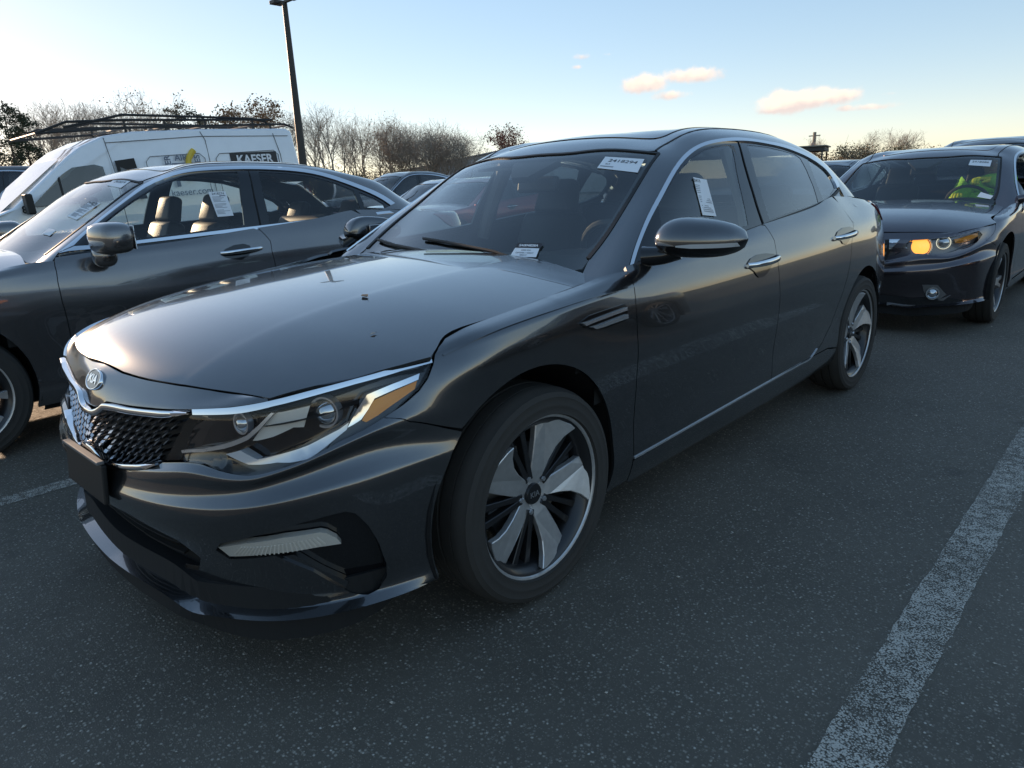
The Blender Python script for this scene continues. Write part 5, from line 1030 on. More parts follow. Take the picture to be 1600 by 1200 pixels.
    if handles:
        for hp, cup in O['handles']:
            panel('handle_cup', low, cup, m_gloss, car, off=.004, thick=.006, mir=True, gap=0, step=.02)
            P = np.array(hp); c0, c1 = P[0], P[-1]; n = 12; m = 10
            for sg in (1, -1):
                ring = []
                for i in range(n + 1):
                    t = i / n; p = c0 + (c1 - c0) * t; lift = .040 * math.sin(math.pi * t) ** .45 if 0 < t < 1 else 0; h = .013 * (.55 + .45 * math.sin(math.pi * (.08 + .84 * t)) ** .5)
                    for j in range(m):
                        a = 2 * math.pi * j / m; ring.append((p[0], (p[1] - lift - .008 * math.cos(a)) * sg, p[2] + h * math.sin(a)))
                MB().add(ring, [(i * m + j, i * m + (j + 1) % m, (i + 1) * m + (j + 1) % m, (i + 1) * m + j) for i in range(n) for j in range(m)] + [tuple(range(m)), tuple(n * m + j for j in range(m))]).build('door_handle', m_chrome, car, smooth=True)
    # greenhouse
    wse, wst = tg(K['wsedge']), tg(K['wstop'])
    wsn = tg([(.43, -.002, .937), (.455, -.36, .935), (.50, -.62, .937), (.515, -.665, .945)]) + wse[1:] + wst[1:] + tg([(1.085, -.002, 1.366)])
    wsn = [p if i not in (0, len(wsn) - 1) else p for i, p in enumerate(wsn)]
    panel('windshield', green, wsn + [(p[0], -p[1], p[2]) for p in wsn[::-1]], m_wsglass, car, off=-.002, thick=0, gap=.002, step=.022, vs=0)
    wi = tg([(.515, -.002, .982), (.535, -.33, .980), (.575, -.60, .985)]) + [(p[0], p[1] + .028, p[2]) for p in wse[1:-1]] + tg([(1.12, -.52, 1.325), (1.09, -.36, 1.342), (1.05, -.18, 1.345), (1.04, -.002, 1.346)])
    m3 = lambda L: list(L) + [(p[0], -p[1], p[2]) for p in list(L)[::-1]]
    panel('windshield_border', green, m3(wsn), m_black, car, off=-.005, thick=0, holes=[m3(wi)], step=.05, vs=0)
    panel('sensor_housing', green, tg([(.99, -.10, 1.31), (1.05, -.14, 1.345), (1.07, -.09, 1.356), (1.07, .09, 1.356), (1.05, .14, 1.345), (.99, .10, 1.31), (.93, .05, 1.27), (.93, -.05, 1.27)]), m_black, car, off=-.012, thick=.03, step=.05, vs=0, back=True)
    line_strip('windshield_seal', green, wse, .012, m_black, car, off=.003, thick=.008, mir=True)
    line_strip('roof_seal', green, wst + tg([(1.078, 0, 1.367)]) + [(p[0], -p[1], p[2]) for p in wst[::-1]], .012, m_black, car, off=.003, thick=.006)
    ditch = tg([(1.175, -.545, 1.357), (1.25, -.535, 1.384), (1.36, -.548, 1.412), (1.55, -.565, 1.438), (1.8, -.575, 1.446), (2.1, -.57, 1.436), (2.4, -.555, 1.407), (2.66, -.53, 1.358)])
    rg = tg([(2.80, -.52, 1.312), (2.95, -.55, 1.24), (3.1, -.60, 1.15), (3.22, -.64, 1.075)])
    dlo = sm(O['dlo_out'], 3).tolist()
    f0 = dlo[0]
    sf_ = tg([(.40, -.705, .875), (.47, -.685, .92), (.545, -.662, .965)]) + wse[1:] + ditch + rg + tg([(3.20, -.70, 1.05), (3.0, -.81, 1.035), (2.80, -.835, 1.05), (2.68, -.80, 1.10)]) + dlo[::-1] + tg([(.53, -.855, .94), (.50, -.865, .90), (.46, -.87, .87), (.42, -.80, .865)])
    panel('pillar_frame', green, sf_, paint_m, car, mir=True, step=.025, vs=0)
    rt = tg([(2.70, -.48, 1.345), (2.73, -.3, 1.343), (2.72, -.002, 1.352)])
    band('roof', green, tg([(1.092, -.002, 1.369)]) + wst[::-1][:-1] + ditch + rt, paint_m, car, step=.035, thick=.01)
    line_strip('roof_ditch', green, ditch, .010, m_black, car, off=.002, thick=.004, mir=True)
    band('sunroof', green, tg([(1.30, -.002, 1.427), (1.31, -.25, 1.42), (1.34, -.43, 1.412), (1.42, -.47, 1.425), (2.2, -.47, 1.43), (2.35, -.40, 1.41), (2.40, -.2, 1.42), (2.40, -.002, 1.425)]), O.get('sunroof', m_gloss), car, off=.0035, thick=.004, step=.035)
    rwl = tg([(2.735, -.002, 1.345), (2.745, -.3, 1.336), (2.79, -.50, 1.312), (2.95, -.535, 1.235), (3.1, -.58, 1.145), (3.19, -.61, 1.085), (3.28, -.35, 1.10), (3.30, -.002, 1.105)]); rwu = green.uv(rwl); rwu = [(float(green.V.shape[0] - 1) if abs(p[1]) < .01 else float(u[0]), float(u[1])) for p, u in zip(rwl, rwu)]
    panel('rear_window', green, rwu, m_tint, car, off=-.002, thick=0, step=.05, vs=0, gap=0, mir=True)
    di = sm(O['dlo_in'], 3).tolist(); bl = O['belt_lo']; ext = lambda L, d: [(p[0], p[1], p[2] + d) for p in L]
    panel('window_frame', green, di + ext(bl, -.012)[::-1], m_gloss, car, off=-.003, thick=.012, gap=-.003, holes=[O['winF'], O['winR'], O['winQ']], mir=True, step=.03, vs=0)
    lowb = sm(bl, 3).tolist(); panel('belt_base', green, lowb + [(p[0], p[1] - .02, p[2] - .085) for p in lowb[::-1]], paint_m, car, off=-.006, thick=0, gap=0, mir=True, step=.04, vs=0)
    if glassF: panel('front_window', green, O['winF'], glassF, car, off=-.0045, thick=0, gap=-.008, mir=True, step=.05, vs=0)
    panel('rear_door_window', green, O['winR'], glassR, car, off=-.0045, thick=0, gap=-.008, mir=True, step=.05, vs=0)
    panel('quarter_window', green, O['winQ'], glassR, car, off=-.0045, thick=0, gap=-.008, mir=True, step=.05, vs=0)
    ribbon('window_chrome', green, sm(O['dlo_out'], 3), sm(O['dlo_in'], 3), ntrim, car, off=.005, thick=.010, mir=True)
    if 'belt_up' in O: ribbon('belt_chrome', green, sm(O['belt_up'], 3), sm(O['belt_lo'], 3), ntrim, car, off=.006, thick=.010, mir=True)
    else: line_strip('belt_seal', green, ext(bl, .004), .016, m_black, car, off=.006, thick=.010, mir=True)
    line_strip('door_gap', green, O['gapG'], .007, m_under, car, off=.0005, thick=.003, mir=True)
    return G

def build_kia():
    S_ = kia_surfaces(); low, hood, green, plan, H = S_['low'], S_['hood'], S_['green'], S_['plan'], S_['H']
    K = KIA
    car = thing('parked_car', 'dark grey sedan filling the foreground, with black mesh grille and chrome trim', 'car', group='cars parked in rows on the lot')
    q = np.linspace(0, 1, 420); q = np.where(q < .5, q / .5 * 1.7, 1.7 + (q - .5) / .5 * (plan.L - 1.7))
    at = lambda s, v: (419 + float(np.interp(s, q, np.arange(420))), float(v))
    def row(s0, s1, v, n=24): return [at(s, v) for s in np.linspace(s0, s1, n)]
    sx = plan.s_of_x
    full = lambda near: mirl(near)[::-1] + list(near)       # near side from the centre line outwards
    full_open = lambda near: list(near) + mirl(near)[::-1]
    sm = smooth_line
    archF = [p for p in K['archF']]; kF = min(range(len(archF)), key=lambda i: abs(archF[i][2] - .637) + (archF[i][0] > 0) * 9)
    # --- front bumper
    cen_bot = [(-.905, -.004, .558), (-.905, -.035, .556), (-.903, -.065, .545), (-.90, -.088, .534)]
    near = row(0.0, 1.10, 2, 60) + archF[:kF + 1] + K['seam'][::-1][1:] + K['head'][11:] + K['grillebot_lo'][::-1] + cen_bot[::-1]
    intk = [(-.88, -.002, .285)] + K['intake'][1:3] + [(-.835, -.43, .30), (-.84, -.46, .345), (-.86, -.40, .39), (-.90, -.20, .425), (-.93, -.002, .428)]
    fog = K['pocket']
    panel('front_bumper', low, full_open(near), m_kia, car, holes=[full(intk[1:-1] ), fog, mirl(fog)], step=.02, thick=.02, gap=.0012)
    panel('lower_grille', low, full(intk[1:-1]), m_black, car, push=(.045, 0, 0), thick=0, gap=-.01)
    # lower intake bars
    for zz in np.linspace(.31, .40, 5):
        line_strip('intake_bar', low, [(-.9, y, zz + .01 * abs(y)) for y in np.linspace(-.36 - .04 * 0, .36, 21)], .006, m_black, car, off=-.018, thick=.014)
    panel('vent_pocket', low, fog, m_gloss, car, off=-.028, thick=0, gap=-.012, mir=True)
    panel('lamp_strip', low, K['fogstrip'], m_foglens, car, off=-.004, thick=.02, mir=True, step=.02)
    for i in range(24):
        t = (i + .5) / 24; a = np.array(K['fogstrip'][1]) * (1 - t) + np.array(K['fogstrip'][4]) * t; b = np.array(K['fogstrip'][9]) * (1 - t) + np.array(K['fogstrip'][7]) * t
        if i < 22: line_strip('lens_rib', low, [a * .72 + b * .28, (a + b) / 2, a * .25 + b * .75], .0035, m_lens_rib, car, off=-.0025, thick=.004, mir=True)
    panel('vent_fin', low, K['fin'], m_kia, car, off=-.006, thick=.02, mir=True, gap=0)
    # --- nose panel with emblem
    near = [(-.836, -.002, .797)] + K['nosetop'] + K['nosebot'][::-1] + [(-.889, -.084, .702), (-.897, -.064, .691), (-.904, -.035, .686), (-.905, -.003, .686)]
    panel('nose_panel', low, full_open(near), m_kia, car, step=.022)
    # --- grille: clean swept chrome bars, a recessed backing and separate tabs and wires between them
    ty = np.array([0, .035, .062, .082, .101, .238, .386, .495]); tz = np.array([.675, .675, .680, .690, .700, .7095, .7225, .739]); txx = np.array([-.900, -.899, -.894, -.889, -.884, -.866, -.842, -.814])
    by = np.array([0, .035, .062, .088, .11, .185, .283, .372]); bz = np.array([.571, .5695, .559, .5465, .541, .551, .5685, .5935]); bxx = np.array([-.914, -.913, -.911, -.909, -.908, -.900, -.885, -.864])
    def edge(top, y):
        a = abs(y); Y, Z, X_ = (ty, tz, txx) if top else (by, bz, bxx)
        return np.array([float(np.interp(a, Y, X_)), y, float(pchip(Y, Z, np.array([a]))[0])])
    def bar(name, top, ymax, h, d, lead):
        ys = np.linspace(-ymax, ymax, 61); V = []
        for y in ys:
            p = edge(top, y); t = (edge(top, y + .006) - edge(top, y - .006)); nrm = np.array([-abs(t[1]), t[0] * np.sign(t[1]) if t[1] else 0, 0]); nrm /= np.linalg.norm(nrm) + 1e-9
            hh = h * (1 - .65 * max(0, (abs(y) - .72 * ymax) / (.28 * ymax)) ** 2); u = np.array([0, 0, hh / 2])
            V += [p + nrm * (lead - d) - u, p + nrm * (lead - .003) - u, p + nrm * lead - u * .55, p + nrm * lead + u * .55, p + nrm * (lead - .003) + u, p + nrm * (lead - d) + u]
        m = 6; n = len(ys); MB().add(V, [(a * m + c, a * m + (c + 1) % m, (a + 1) * m + (c + 1) % m, (a + 1) * m + c) for a in range(n - 1) for c in range(m)] + [tuple(range(m)), tuple((n - 1) * m + c for c in range(m))[::-1]]).build(name, m_chrome, car, smooth=True)
    bar('grille_chrome', True, .492, .0175, .035, .012); bar('grille_chrome', False, .368, .0165, .035, .012)
    def gp(t, w, dep):
        lo_, hi_ = edge(False, .366 * t), edge(True, .486 * t); p = lo_ + (hi_ - lo_) * w; p[0] += dep; return p
    V = [gp(t, w, .055) for t in np.linspace(-1.02, 1.02, 41) for w in (-.06, .5, 1.06)]
    MB().add(V, [(a * 3 + c, a * 3 + c + 1, a * 3 + c + 4, a * 3 + c + 3) for a in range(40) for c in range(2)]).build('grille', m_black, car, smooth=True)
    rows_ = 7
    for r_ in range(rows_):
        w = (r_ + .6) / rows_; cols = 20
        for c_ in range(-cols // 2, cols // 2 + 1):
            t = (c_ + (.5 if r_ % 2 else 0)) / (cols / 2 + .35)
            if abs(t) > .965: continue
            hw, hh, sl = .021, .026, .02 * (1 if t > 0 else -1)
            tq = [gp(t - hw, w - hh - sl, .006), gp(t + hw, w - hh + sl, .006), gp(t + hw, w + hh + sl, .012), gp(t - hw, w + hh - sl, .012)]
            MB().add(tq + [v + np.array([.022, 0, 0]) for v in tq], [(0, 1, 2, 3), (0, 4, 5, 1), (1, 5, 6, 2), (2, 6, 7, 3), (3, 7, 4, 0)]).build('grille_tab', m_gtab, car)
            sg_ = 1 if t > 0 else -1; e0_, e1_ = gp(t + sg_ * hw, w + .01, .012), gp(t + sg_ * (.5 / (cols / 2 + .35) + .006), w + 1 / rows_ - .03, .012)
            if r_ < rows_ - 1 and abs(t) < .90: MB().tube([e0_, e1_], .0017, 5).build('grille_wire', m_gwire, car, smooth=True)
    # emblem
    e0 = np.array(low.ev(low.uv([(-.871, 0, .756)]))[0]); n0 = low.nr(low.uv([(-.871, 0, .756)]))[0]; n0[1] = 0; n0 /= np.linalg.norm(n0)
    ey = np.cross(n0, [0, -1, 0.]); mt = Matrix(((0, ey[0], n0[0], e0[0]), (-1, ey[1], n0[1], e0[1]), (0, ey[2], n0[2], e0[2]), (0, 0, 0, 1)))
    emb = MB().lathe([(.0005, .006), (.046, .006), (.050, .0045), (.0535, .010), (.0565, .010), (.0585, .006), (.0585, -.012)], 40, 'z').build('emblem', m_chrome, car, smooth=True); emb.data.transform(mt @ Matrix.Diagonal((.92, .52, .45, 1)))
    d = MB().lathe([(.0005, .0072), (.0515, .0072)], 40, 'z').build('emblem_field', m_gloss, emb); d.data.transform(mt @ Matrix.Diagonal((.88, .49, .5, 1)))
    tx = text('emblem_letters', 'KIA', .034, m_chrome, emb, mt @ Matrix.Translation((0, 0, .0042)), sx=1.15, depth=.001, bold=.001)
    # number-plate bracket
    pb = MB().box((-.938, 0, .498), (.014, .31, .112), Matrix.Rotation(.10, 3, 'Y')).build('plate_bracket', m_black, car, bevel=.004)
    MB().box((-.938, 0, .560), (.020, .30, .010)).build('plate_bracket_rim', m_grey_trim, pb, bevel=.003)
    # --- headlamps
    panel('headlamp', low, K['head'], m_gloss, car, off=-.05, thick=0, gap=-.006, mir=True)
    for mr in (1, -1):
        pass
    lens = panel('headlamp_lens', low, K['head'][0:7] + K['head'][7:], m_lens, car, off=-.001, thick=0, gap=.003, mir=True)
    panel('lamp_reflector', low, K['h_refl'], m_refl, car, off=-.028, thick=.012, mir=True, gap=0, step=.02)
    panel('running_light', low, K['h_drl'], m_white_lens, car, off=-.012, thick=.03, mir=True, gap=0, step=.02)
    panel('lamp_trim', low, K['h_drl2'], m_satin, car, off=-.014, thick=.03, mir=True, gap=0, step=.02)
    panel('turn_signal', low, K['h_amber'], m_amber, car, off=-.014, thick=.02, mir=True, gap=0, step=.02)
    panel('lamp_trim', low, K['h_swoosh'], m_chrome, car, off=-.010, thick=.03, mir=True, gap=0, step=.02)
    ribbon('headlamp_chrome', low, K['h_strip_up'], K['h_strip_lo'], m_chrome, car, off=.004, thick=.02, mir=True)
    for (p, r) in ((K['h_proj'][0], .034), (K['h_proj'][1], .024)):
        u = low.uv([p]); X = low.ev(u)[0]; N = low.nr(u)[0]; ax_ = (N + np.array([-1.2, 0, 0])); ax_ /= np.linalg.norm(ax_); c = X - N * (.028 + r * .6)
        for sg in (1, -1):
            cc = Vector((c[0], c[1] * sg, c[2])); aa = Vector((ax_[0], ax_[1] * sg, ax_[2])).to_track_quat('Z', 'Y').to_matrix().to_4x4(); aa.translation = cc
            o = MB().lathe([(.0005, r * .62), (r * .4, r * .55), (r * .7, r * .36), (r * .88, r * .1)], 28, 'z').build('projector_lens', m_plens, car, smooth=True); o.data.transform(aa)
            o = MB().lathe([(r * .90, r * .02), (r * 1.0, r * .25), (r * 1.14, r * .25), (r * 1.18, -r * .4), (r * .8, -r * .8), (.0005, -r * .8)], 28, 'z').build('projector_ring', m_satin, car, smooth=True); o.data.transform(aa)
    tl = tg = lambda L: [tuple(p) for p in L]
    O = dict(handles=[(K['handleF'], K['cupF']), (K['handleR'], K['cupR'])], dlo_out=K['dlo_out'], dlo_in=K['dlo_in'], belt_lo=K['belt_lo'], winF=K['winF'], winR=K['winR'], winQ=K['winQ'], gapG=K['doorgapG'])
    body_common(car, low, hood, green, K, m_kia, tl, tg, O, m_glass, m_glass2, 'blade', (q, sx, plan.L))
    line_strip('crease_line', low, K['char'], .006, m_kia, car, off=.0035, thick=.004, mir=True)
    panel('fender_vent', low, K['vent'], m_gloss, car, off=.003, thick=.006, mir=True, gap=0, step=.02)
    panel('vent_bar', low, K['ventbar1'], m_bright, car, off=.011, thick=.010, mir=True, gap=0, step=.02)
    panel('vent_bar', low, K['ventbar2'], m_bright, car, off=.011, thick=.010, mir=True, gap=0, step=.02)
    A = [(x, -.912, .312 + .018 * (x - .45)) for x in np.linspace(.47, 2.06, 18)] + [(2.09, -.912, .352), (2.14, -.912, .375)]
    line_strip('sill_chrome', low, A, .006, m_bright, car, off=.004, thick=.008, mir=True, n=2)
    # --- mirrors
    mc = (.66, -1.035, 1.040); mh = (.085, .132, .070); ms = .045
    fold = []      # the far-side mirror is folded back against its window
    for nm, mm, pt_ in (('mirror_housing', m_kia, 'top'), ('mirror_base', m_gloss, 'bottom')): fold.append(mirror_shell(nm, mm, car, mc, mh, ms, mir=True, part=pt_)[1])
    for sg in (1, -1):
        MB().tube([(.60, -.855 * sg, .985), (.625, -.92 * sg, .990), (.645, -.97 * sg, 1.005)], [.036, .030, .028], 12).build('mirror_arm', m_gloss, car, smooth=True)
        V = []; n = 18
        for i in range(n + 1):
            t = -.20 + 1.14 * i / n; hh = .0065 * min(1, .35 + 2.2 * i / n)
            for da, dl in ((-hh, 0), (-hh, .004), (hh, .004), (hh, 0)):
                p = mirror_pt(mc, mh, ms, t, -.012 + da); V.append((p[0] - dl, p[1] * sg, p[2]))
        lo_ = MB().add(V, [(i * 4 + j, i * 4 + (j + 1) % 4, i * 4 + 4 + (j + 1) % 4, i * 4 + 4 + j) for i in range(n) for j in range(4)] + [(0, 1, 2, 3), tuple(n * 4 + j for j in (3, 2, 1, 0))]).build('mirror_lamp', m_white_lens, car, smooth=False)
        go_ = MB().box((.705, -1.05 * sg, 1.035), (.006, .15, .075)).build('mirror_glass', m_mirror, car, bevel=.002)
        if sg < 0: fold += [lo_, go_]
    fm = Matrix.Translation((.63, .90, 0)) @ Matrix.Rotation(math.radians(-84), 4, 'Z') @ Matrix.Translation((-.63, -.90, 0))
    for o_ in fold: o_.data.transform(fm)
    # --- wheels
    for (x, st) in ((0, -.011), (2.805, 0)):
        for sg in (-1, 1):
            w, cap, yo = make_wheel(car, (x, .812 * sg, .334), 'blade', sg, st, .334, .244, .205, spin=.28 if x == 0 else -.15)
            if sg < 0: text('cap_letters', 'KIA', .026, m_satin, cap, Matrix.Translation((0, yo + .0175, 0)) @ Matrix.Rotation(math.pi / 2, 4, 'X') @ Matrix.Rotation(w.rotation_euler[1], 4, 'Z'), depth=.0004)
    shell_of(car, low, plan, ((-.035, .36, .40), (2.82, .355, .38)), (.50, 2.62))
    # --- cabin
    make_seats(car, m_seat); make_dash(car, m_dash)
    MB().box((1.06, 0, 1.235), (.035, .23, .07), Matrix.Rotation(.2, 3, 'Y')).build('cabin_mirror', m_black, car, bevel=.012)
    for sg in (1, -1):
        MB().box((1.30, .40 * sg, 1.325), (.16, .30, .012), Matrix.Rotation(-.12, 3, 'Y')).build('sun_visor', m_grey_trim, car, bevel=.004)
        MB().tube([(1.55, -.67 * sg, 1.35), (1.52, -.78 * sg, 1.10), (1.50, -.82 * sg, .95)], .035, 8).build('inner_pillar', m_grey_trim, car, smooth=True)
    # wipers
    for pts in ([(.46, -.50, .972), (.50, -.25, .992), (.535, .05, 1.004), (.56, .22, 1.012)], [(.47, .10, .985), (.53, .40, 1.0), (.60, .62, 1.012)]):
        X = green.ev(green.uv(pts)); N = green.nr(green.uv(pts)); MB().tube([tuple(a + b * .009) for a, b in zip(X, N)], .007, 6).build('wiper', m_black, car, smooth=True)
    # --- papers
    s1, mt, sz = sheet('windshield_tag', [K['stick1'][3], K['stick1'][2], K['stick1'][1], K['stick1'][0]], m_paper, car, .0015, (-1, 0, 1))
    text('tag_number', '2418294', .030, m_ink, s1, mt @ Matrix.Translation((.0, .018, 0)), sx=1.25); text('tag_code', 'BLR', .013, m_greyink, s1, mt @ Matrix.Translation((-.055, -.010, 0)))
    MB().add([mt @ Vector(v) for v in ((-.08, -.032, 0), (-.02, -.032, 0), (-.02, -.025, 0), (-.08, -.025, 0))], [(0, 1, 2, 3)]).build('tag_line', m_greyink, s1)
    s2, mt, sz = sheet('window_sheet', [K['stick2'][3], K['stick2'][2], K['stick2'][1], K['stick2'][0]], m_paper, car, .0005, (0, -1, 0.3)); sheet_print(s2, mt, sz, '2418294')
    s3, mt, sz = sheet('dash_label', [K['stick3'][3], K['stick3'][2], K['stick3'][1], K['stick3'][0]], m_paper, car, .004, (-1, 0, 1))
    w_, h_ = sz
    MB().add([mt @ Vector(v) for v in ((-w_ / 2, h_ * .14, 0), (w_ / 2, h_ * .14, 0), (w_ / 2, h_ / 2, 0), (-w_ / 2, h_ / 2, 0))], [(0, 1, 2, 3)]).build('label_band', m_ink, s3)
    text('label_number', 'SA004828A', .0175, m_paper, s3, mt @ Matrix.Translation((0, h_ * .31, .0008)), bold=.0004); text('label_line', '2020 KIA', .011, m_greyink, s3, mt @ Matrix.Translation((0, -.002, 0)))
    text('label_line', 'OPTIMA / GRAY', .011, m_greyink, s3, mt @ Matrix.Translation((0, -h_ * .22, 0))); text('label_line', '084519', .010, m_greyink, s3, mt @ Matrix.Translation((0, -h_ * .38, 0)))
    return car

def sheet_print(s, mt, sz, num):
    w, h = sz; k = w / .10
    text('sheet_number', num, .020 * k, m_ink, s, mt @ Matrix.Translation((0, h * .41, 0)), sx=1.1)
    mb = MB(); R = random.Random(num)
    for i in range(15):
        y = h * .29 - i * h * .048; x0 = -w * .42; ln = w * R.uniform(.45, .84)
        if i in (5, 10): continue
        mb.add([mt @ Vector(v) for v in ((x0, y - .0016 * k, 0), (x0 + ln, y - .0016 * k, 0), (x0 + ln, y + .0016 * k, 0), (x0, y + .0016 * k, 0))], [(0, 1, 2, 3)])
    mb.build('sheet_print', m_greyink, s)
    MB().add([mt @ Vector(v) for v in ((w * .05, h * .30, .0002), (w * .42, h * .30, .0002), (w * .42, h * .35, .0002), (w * .05, h * .35, .0002))], [(0, 1, 2, 3)]).build('sheet_block', m_greyink, s)

def shell_of(car, low, plan, arches, cabin, depth=.022, zfloor=.24):
    """dark inner shell behind the panels, wheel housings and floor"""
    dd = np.full(low.V.shape[0], depth); dd[419 - 175:419 + 176] = .075; dd = gsm(dd, 4); V = low.V - low.Nn * dd[:, None, None]; a = V[::5, ::3]; nu, nv = a.shape[:2]; F = []
    for i in range(nu - 1):
        for j in range(nv - 1):
            c = (a[i, j] + a[i + 1, j + 1]) / 2
            if any((c[0] - x)**2 + (c[2] - z)**2 < (r + .012)**2 for x, z, r in arches): continue
            F.append((i * nv + j, (i + 1) * nv + j, (i + 1) * nv + j + 1, i * nv + j + 1))
    MB().add(a.reshape(-1, 3), F).build('inner_shell', m_under, car, fix=False)
    for x, z, r in arches:
        for sg in (1, -1):
            prof = [(x + r * math.cos(t), z + r * math.sin(t)) for t in np.linspace(math.radians(196), math.radians(-16), 24)]
            V = [(p[0], -.905 * sg if False else sg * -.895, p[1]) for p in prof] + [(p[0], sg * -.56, p[1]) for p in prof]
            n = len(prof); MB().add(V, [(i, i + 1, n + i + 1, n + i) for i in range(n - 1)] + [tuple(range(n, 2 * n))]).build('wheel_housing', m_under, car, smooth=False, fix=False)
    x0, x1 = cabin
    MB().box(((x0 + x1) / 2, 0, zfloor), (x1 - x0 + .5, 1.5, .03)).build('floor_pan', m_under, car)
# ---------------------------------------------------------------- neighbouring cars
def tf(sc, dx=0., x0=1.5, x1=.5):
    def f(L):
        out = []
        for p in L:
            if len(p) == 2: out.append(tuple(p)); continue
            x, y, z = p[0] * sc[0], p[1] * sc[1], p[2] * sc[2]; t = min(1, max(0, (x0 - x) / (x0 - x1))); out.append((x + dx * t * t * (3 - 2 * t), y, z))
        return out
    return f
def front_simple(car, low, K, tl, G, paint_m, grille=True, lens=True):
    row, archF, kF = G['row'], G['archF'], G['kF']
    near = row(0., 1.10, 3, 50) + archF[:kF + 1] + tl(K['seam'][::-1][1:] + K['head'][11:] + K['head'][:1] + K['nosebot'][4:] + K['nosetop'][::-1] + [(-.836, -.002, .797)])
    panel('front_bumper', low, list(near) + mirl(near)[::-1], paint_m, car, step=.03, thick=.02, gap=.0012)
    if lens:
        panel('headlamp', low, tl(K['head']), m_gloss, car, off=-.05, thick=0, gap=-.006, mir=True); panel('headlamp_lens', low, tl(K['head']), m_lens, car, off=-.001, thick=0, gap=.003, mir=True)
        panel('running_light', low, tl(K['h_drl']), m_white_lens, car, off=-.012, thick=.03, mir=True, gap=0, step=.02)
    if grille:
        gl = tl([(-.905, -.003, .67), (-.86, -.24, .69), (-.83, -.43, .71), (-.85, -.36, .60), (-.88, -.2, .57), (-.905, -.003, .56)]); panel('grille', low, list(gl) + mirl(gl)[::-1], m_black, car, off=.006, thick=.012, gap=0, step=.04)
        il = tl([(-.90, -.003, .42), (-.88, -.30, .41), (-.84, -.42, .33), (-.85, -.35, .29), (-.88, -.003, .285)]); panel('lower_grille', low, list(il) + mirl(il)[::-1], m_black, car, off=.006, thick=.012, gap=0, step=.04)
def car_base(name, label, loc, sc, dx, paint_m, O_src, wheel, glassF, glassR, R=.334, rr=.236, w=.21, seats=m_seat, rz=0, front=True, handles=True, gy=1., **kw):
    S_ = KS; K = KIA; low = variant(S_['low'], sc); hood = variant(S_['hood'], sc); gsc = (sc[0], sc[1] * gy, sc[2]); green = variant(S_['green'], gsc, dx)
    car = thing(name, label, 'car', loc, rz, 'cars parked in rows on the lot'); tl, tg = tf(sc), tf(gsc, dx); plan = S_['plan']
    q = np.linspace(0, 1, 420); q = np.where(q < .5, q / .5 * 1.7, 1.7 + (q - .5) / .5 * (plan.L - 1.7))
    D = dict(handles=[(tl(K['handleF']), tl(K['cupF'])), (tl(K['handleR']), tl(K['cupR']))], dlo_out=tg(K['dlo_out']), dlo_in=tg(K['dlo_in']), belt_lo=tg(K['belt_lo']), winF=tg(K['winF']), winR=tg(K['winR']), winQ=tg(K['winQ']), gapG=tg(K['doorgapG']), sunroof=paint_m)
    D.update(O_src)
    G = body_common(car, low, hood, green, K, paint_m, tl, tg, D, glassF, glassR, wheel, (q, plan.s_of_x, plan.L), handles=handles, **kw)
    if front: front_simple(car, low, K, tl, G, paint_m)
    wb = 2.805 * sc[0]
    for x in (0, wb):
        for sg in (-1, 1): make_wheel(car, (x, .795 * sc[1] * sg, R), wheel, sg, 0, R, rr, w, spin=.4 if x == 0 else -.2)
    shell_of(car, low, plan, ((-.035 * sc[0], .36 * sc[2], .40), (2.82 * sc[0], .355 * sc[2], .385)), (.5, 2.6))
    if seats: make_seats(car, seats); make_dash(car, m_dash, x0=.55 + dx * .9, x1=1.0 + dx * .5)
    return car, low, hood, green, tl, tg, G

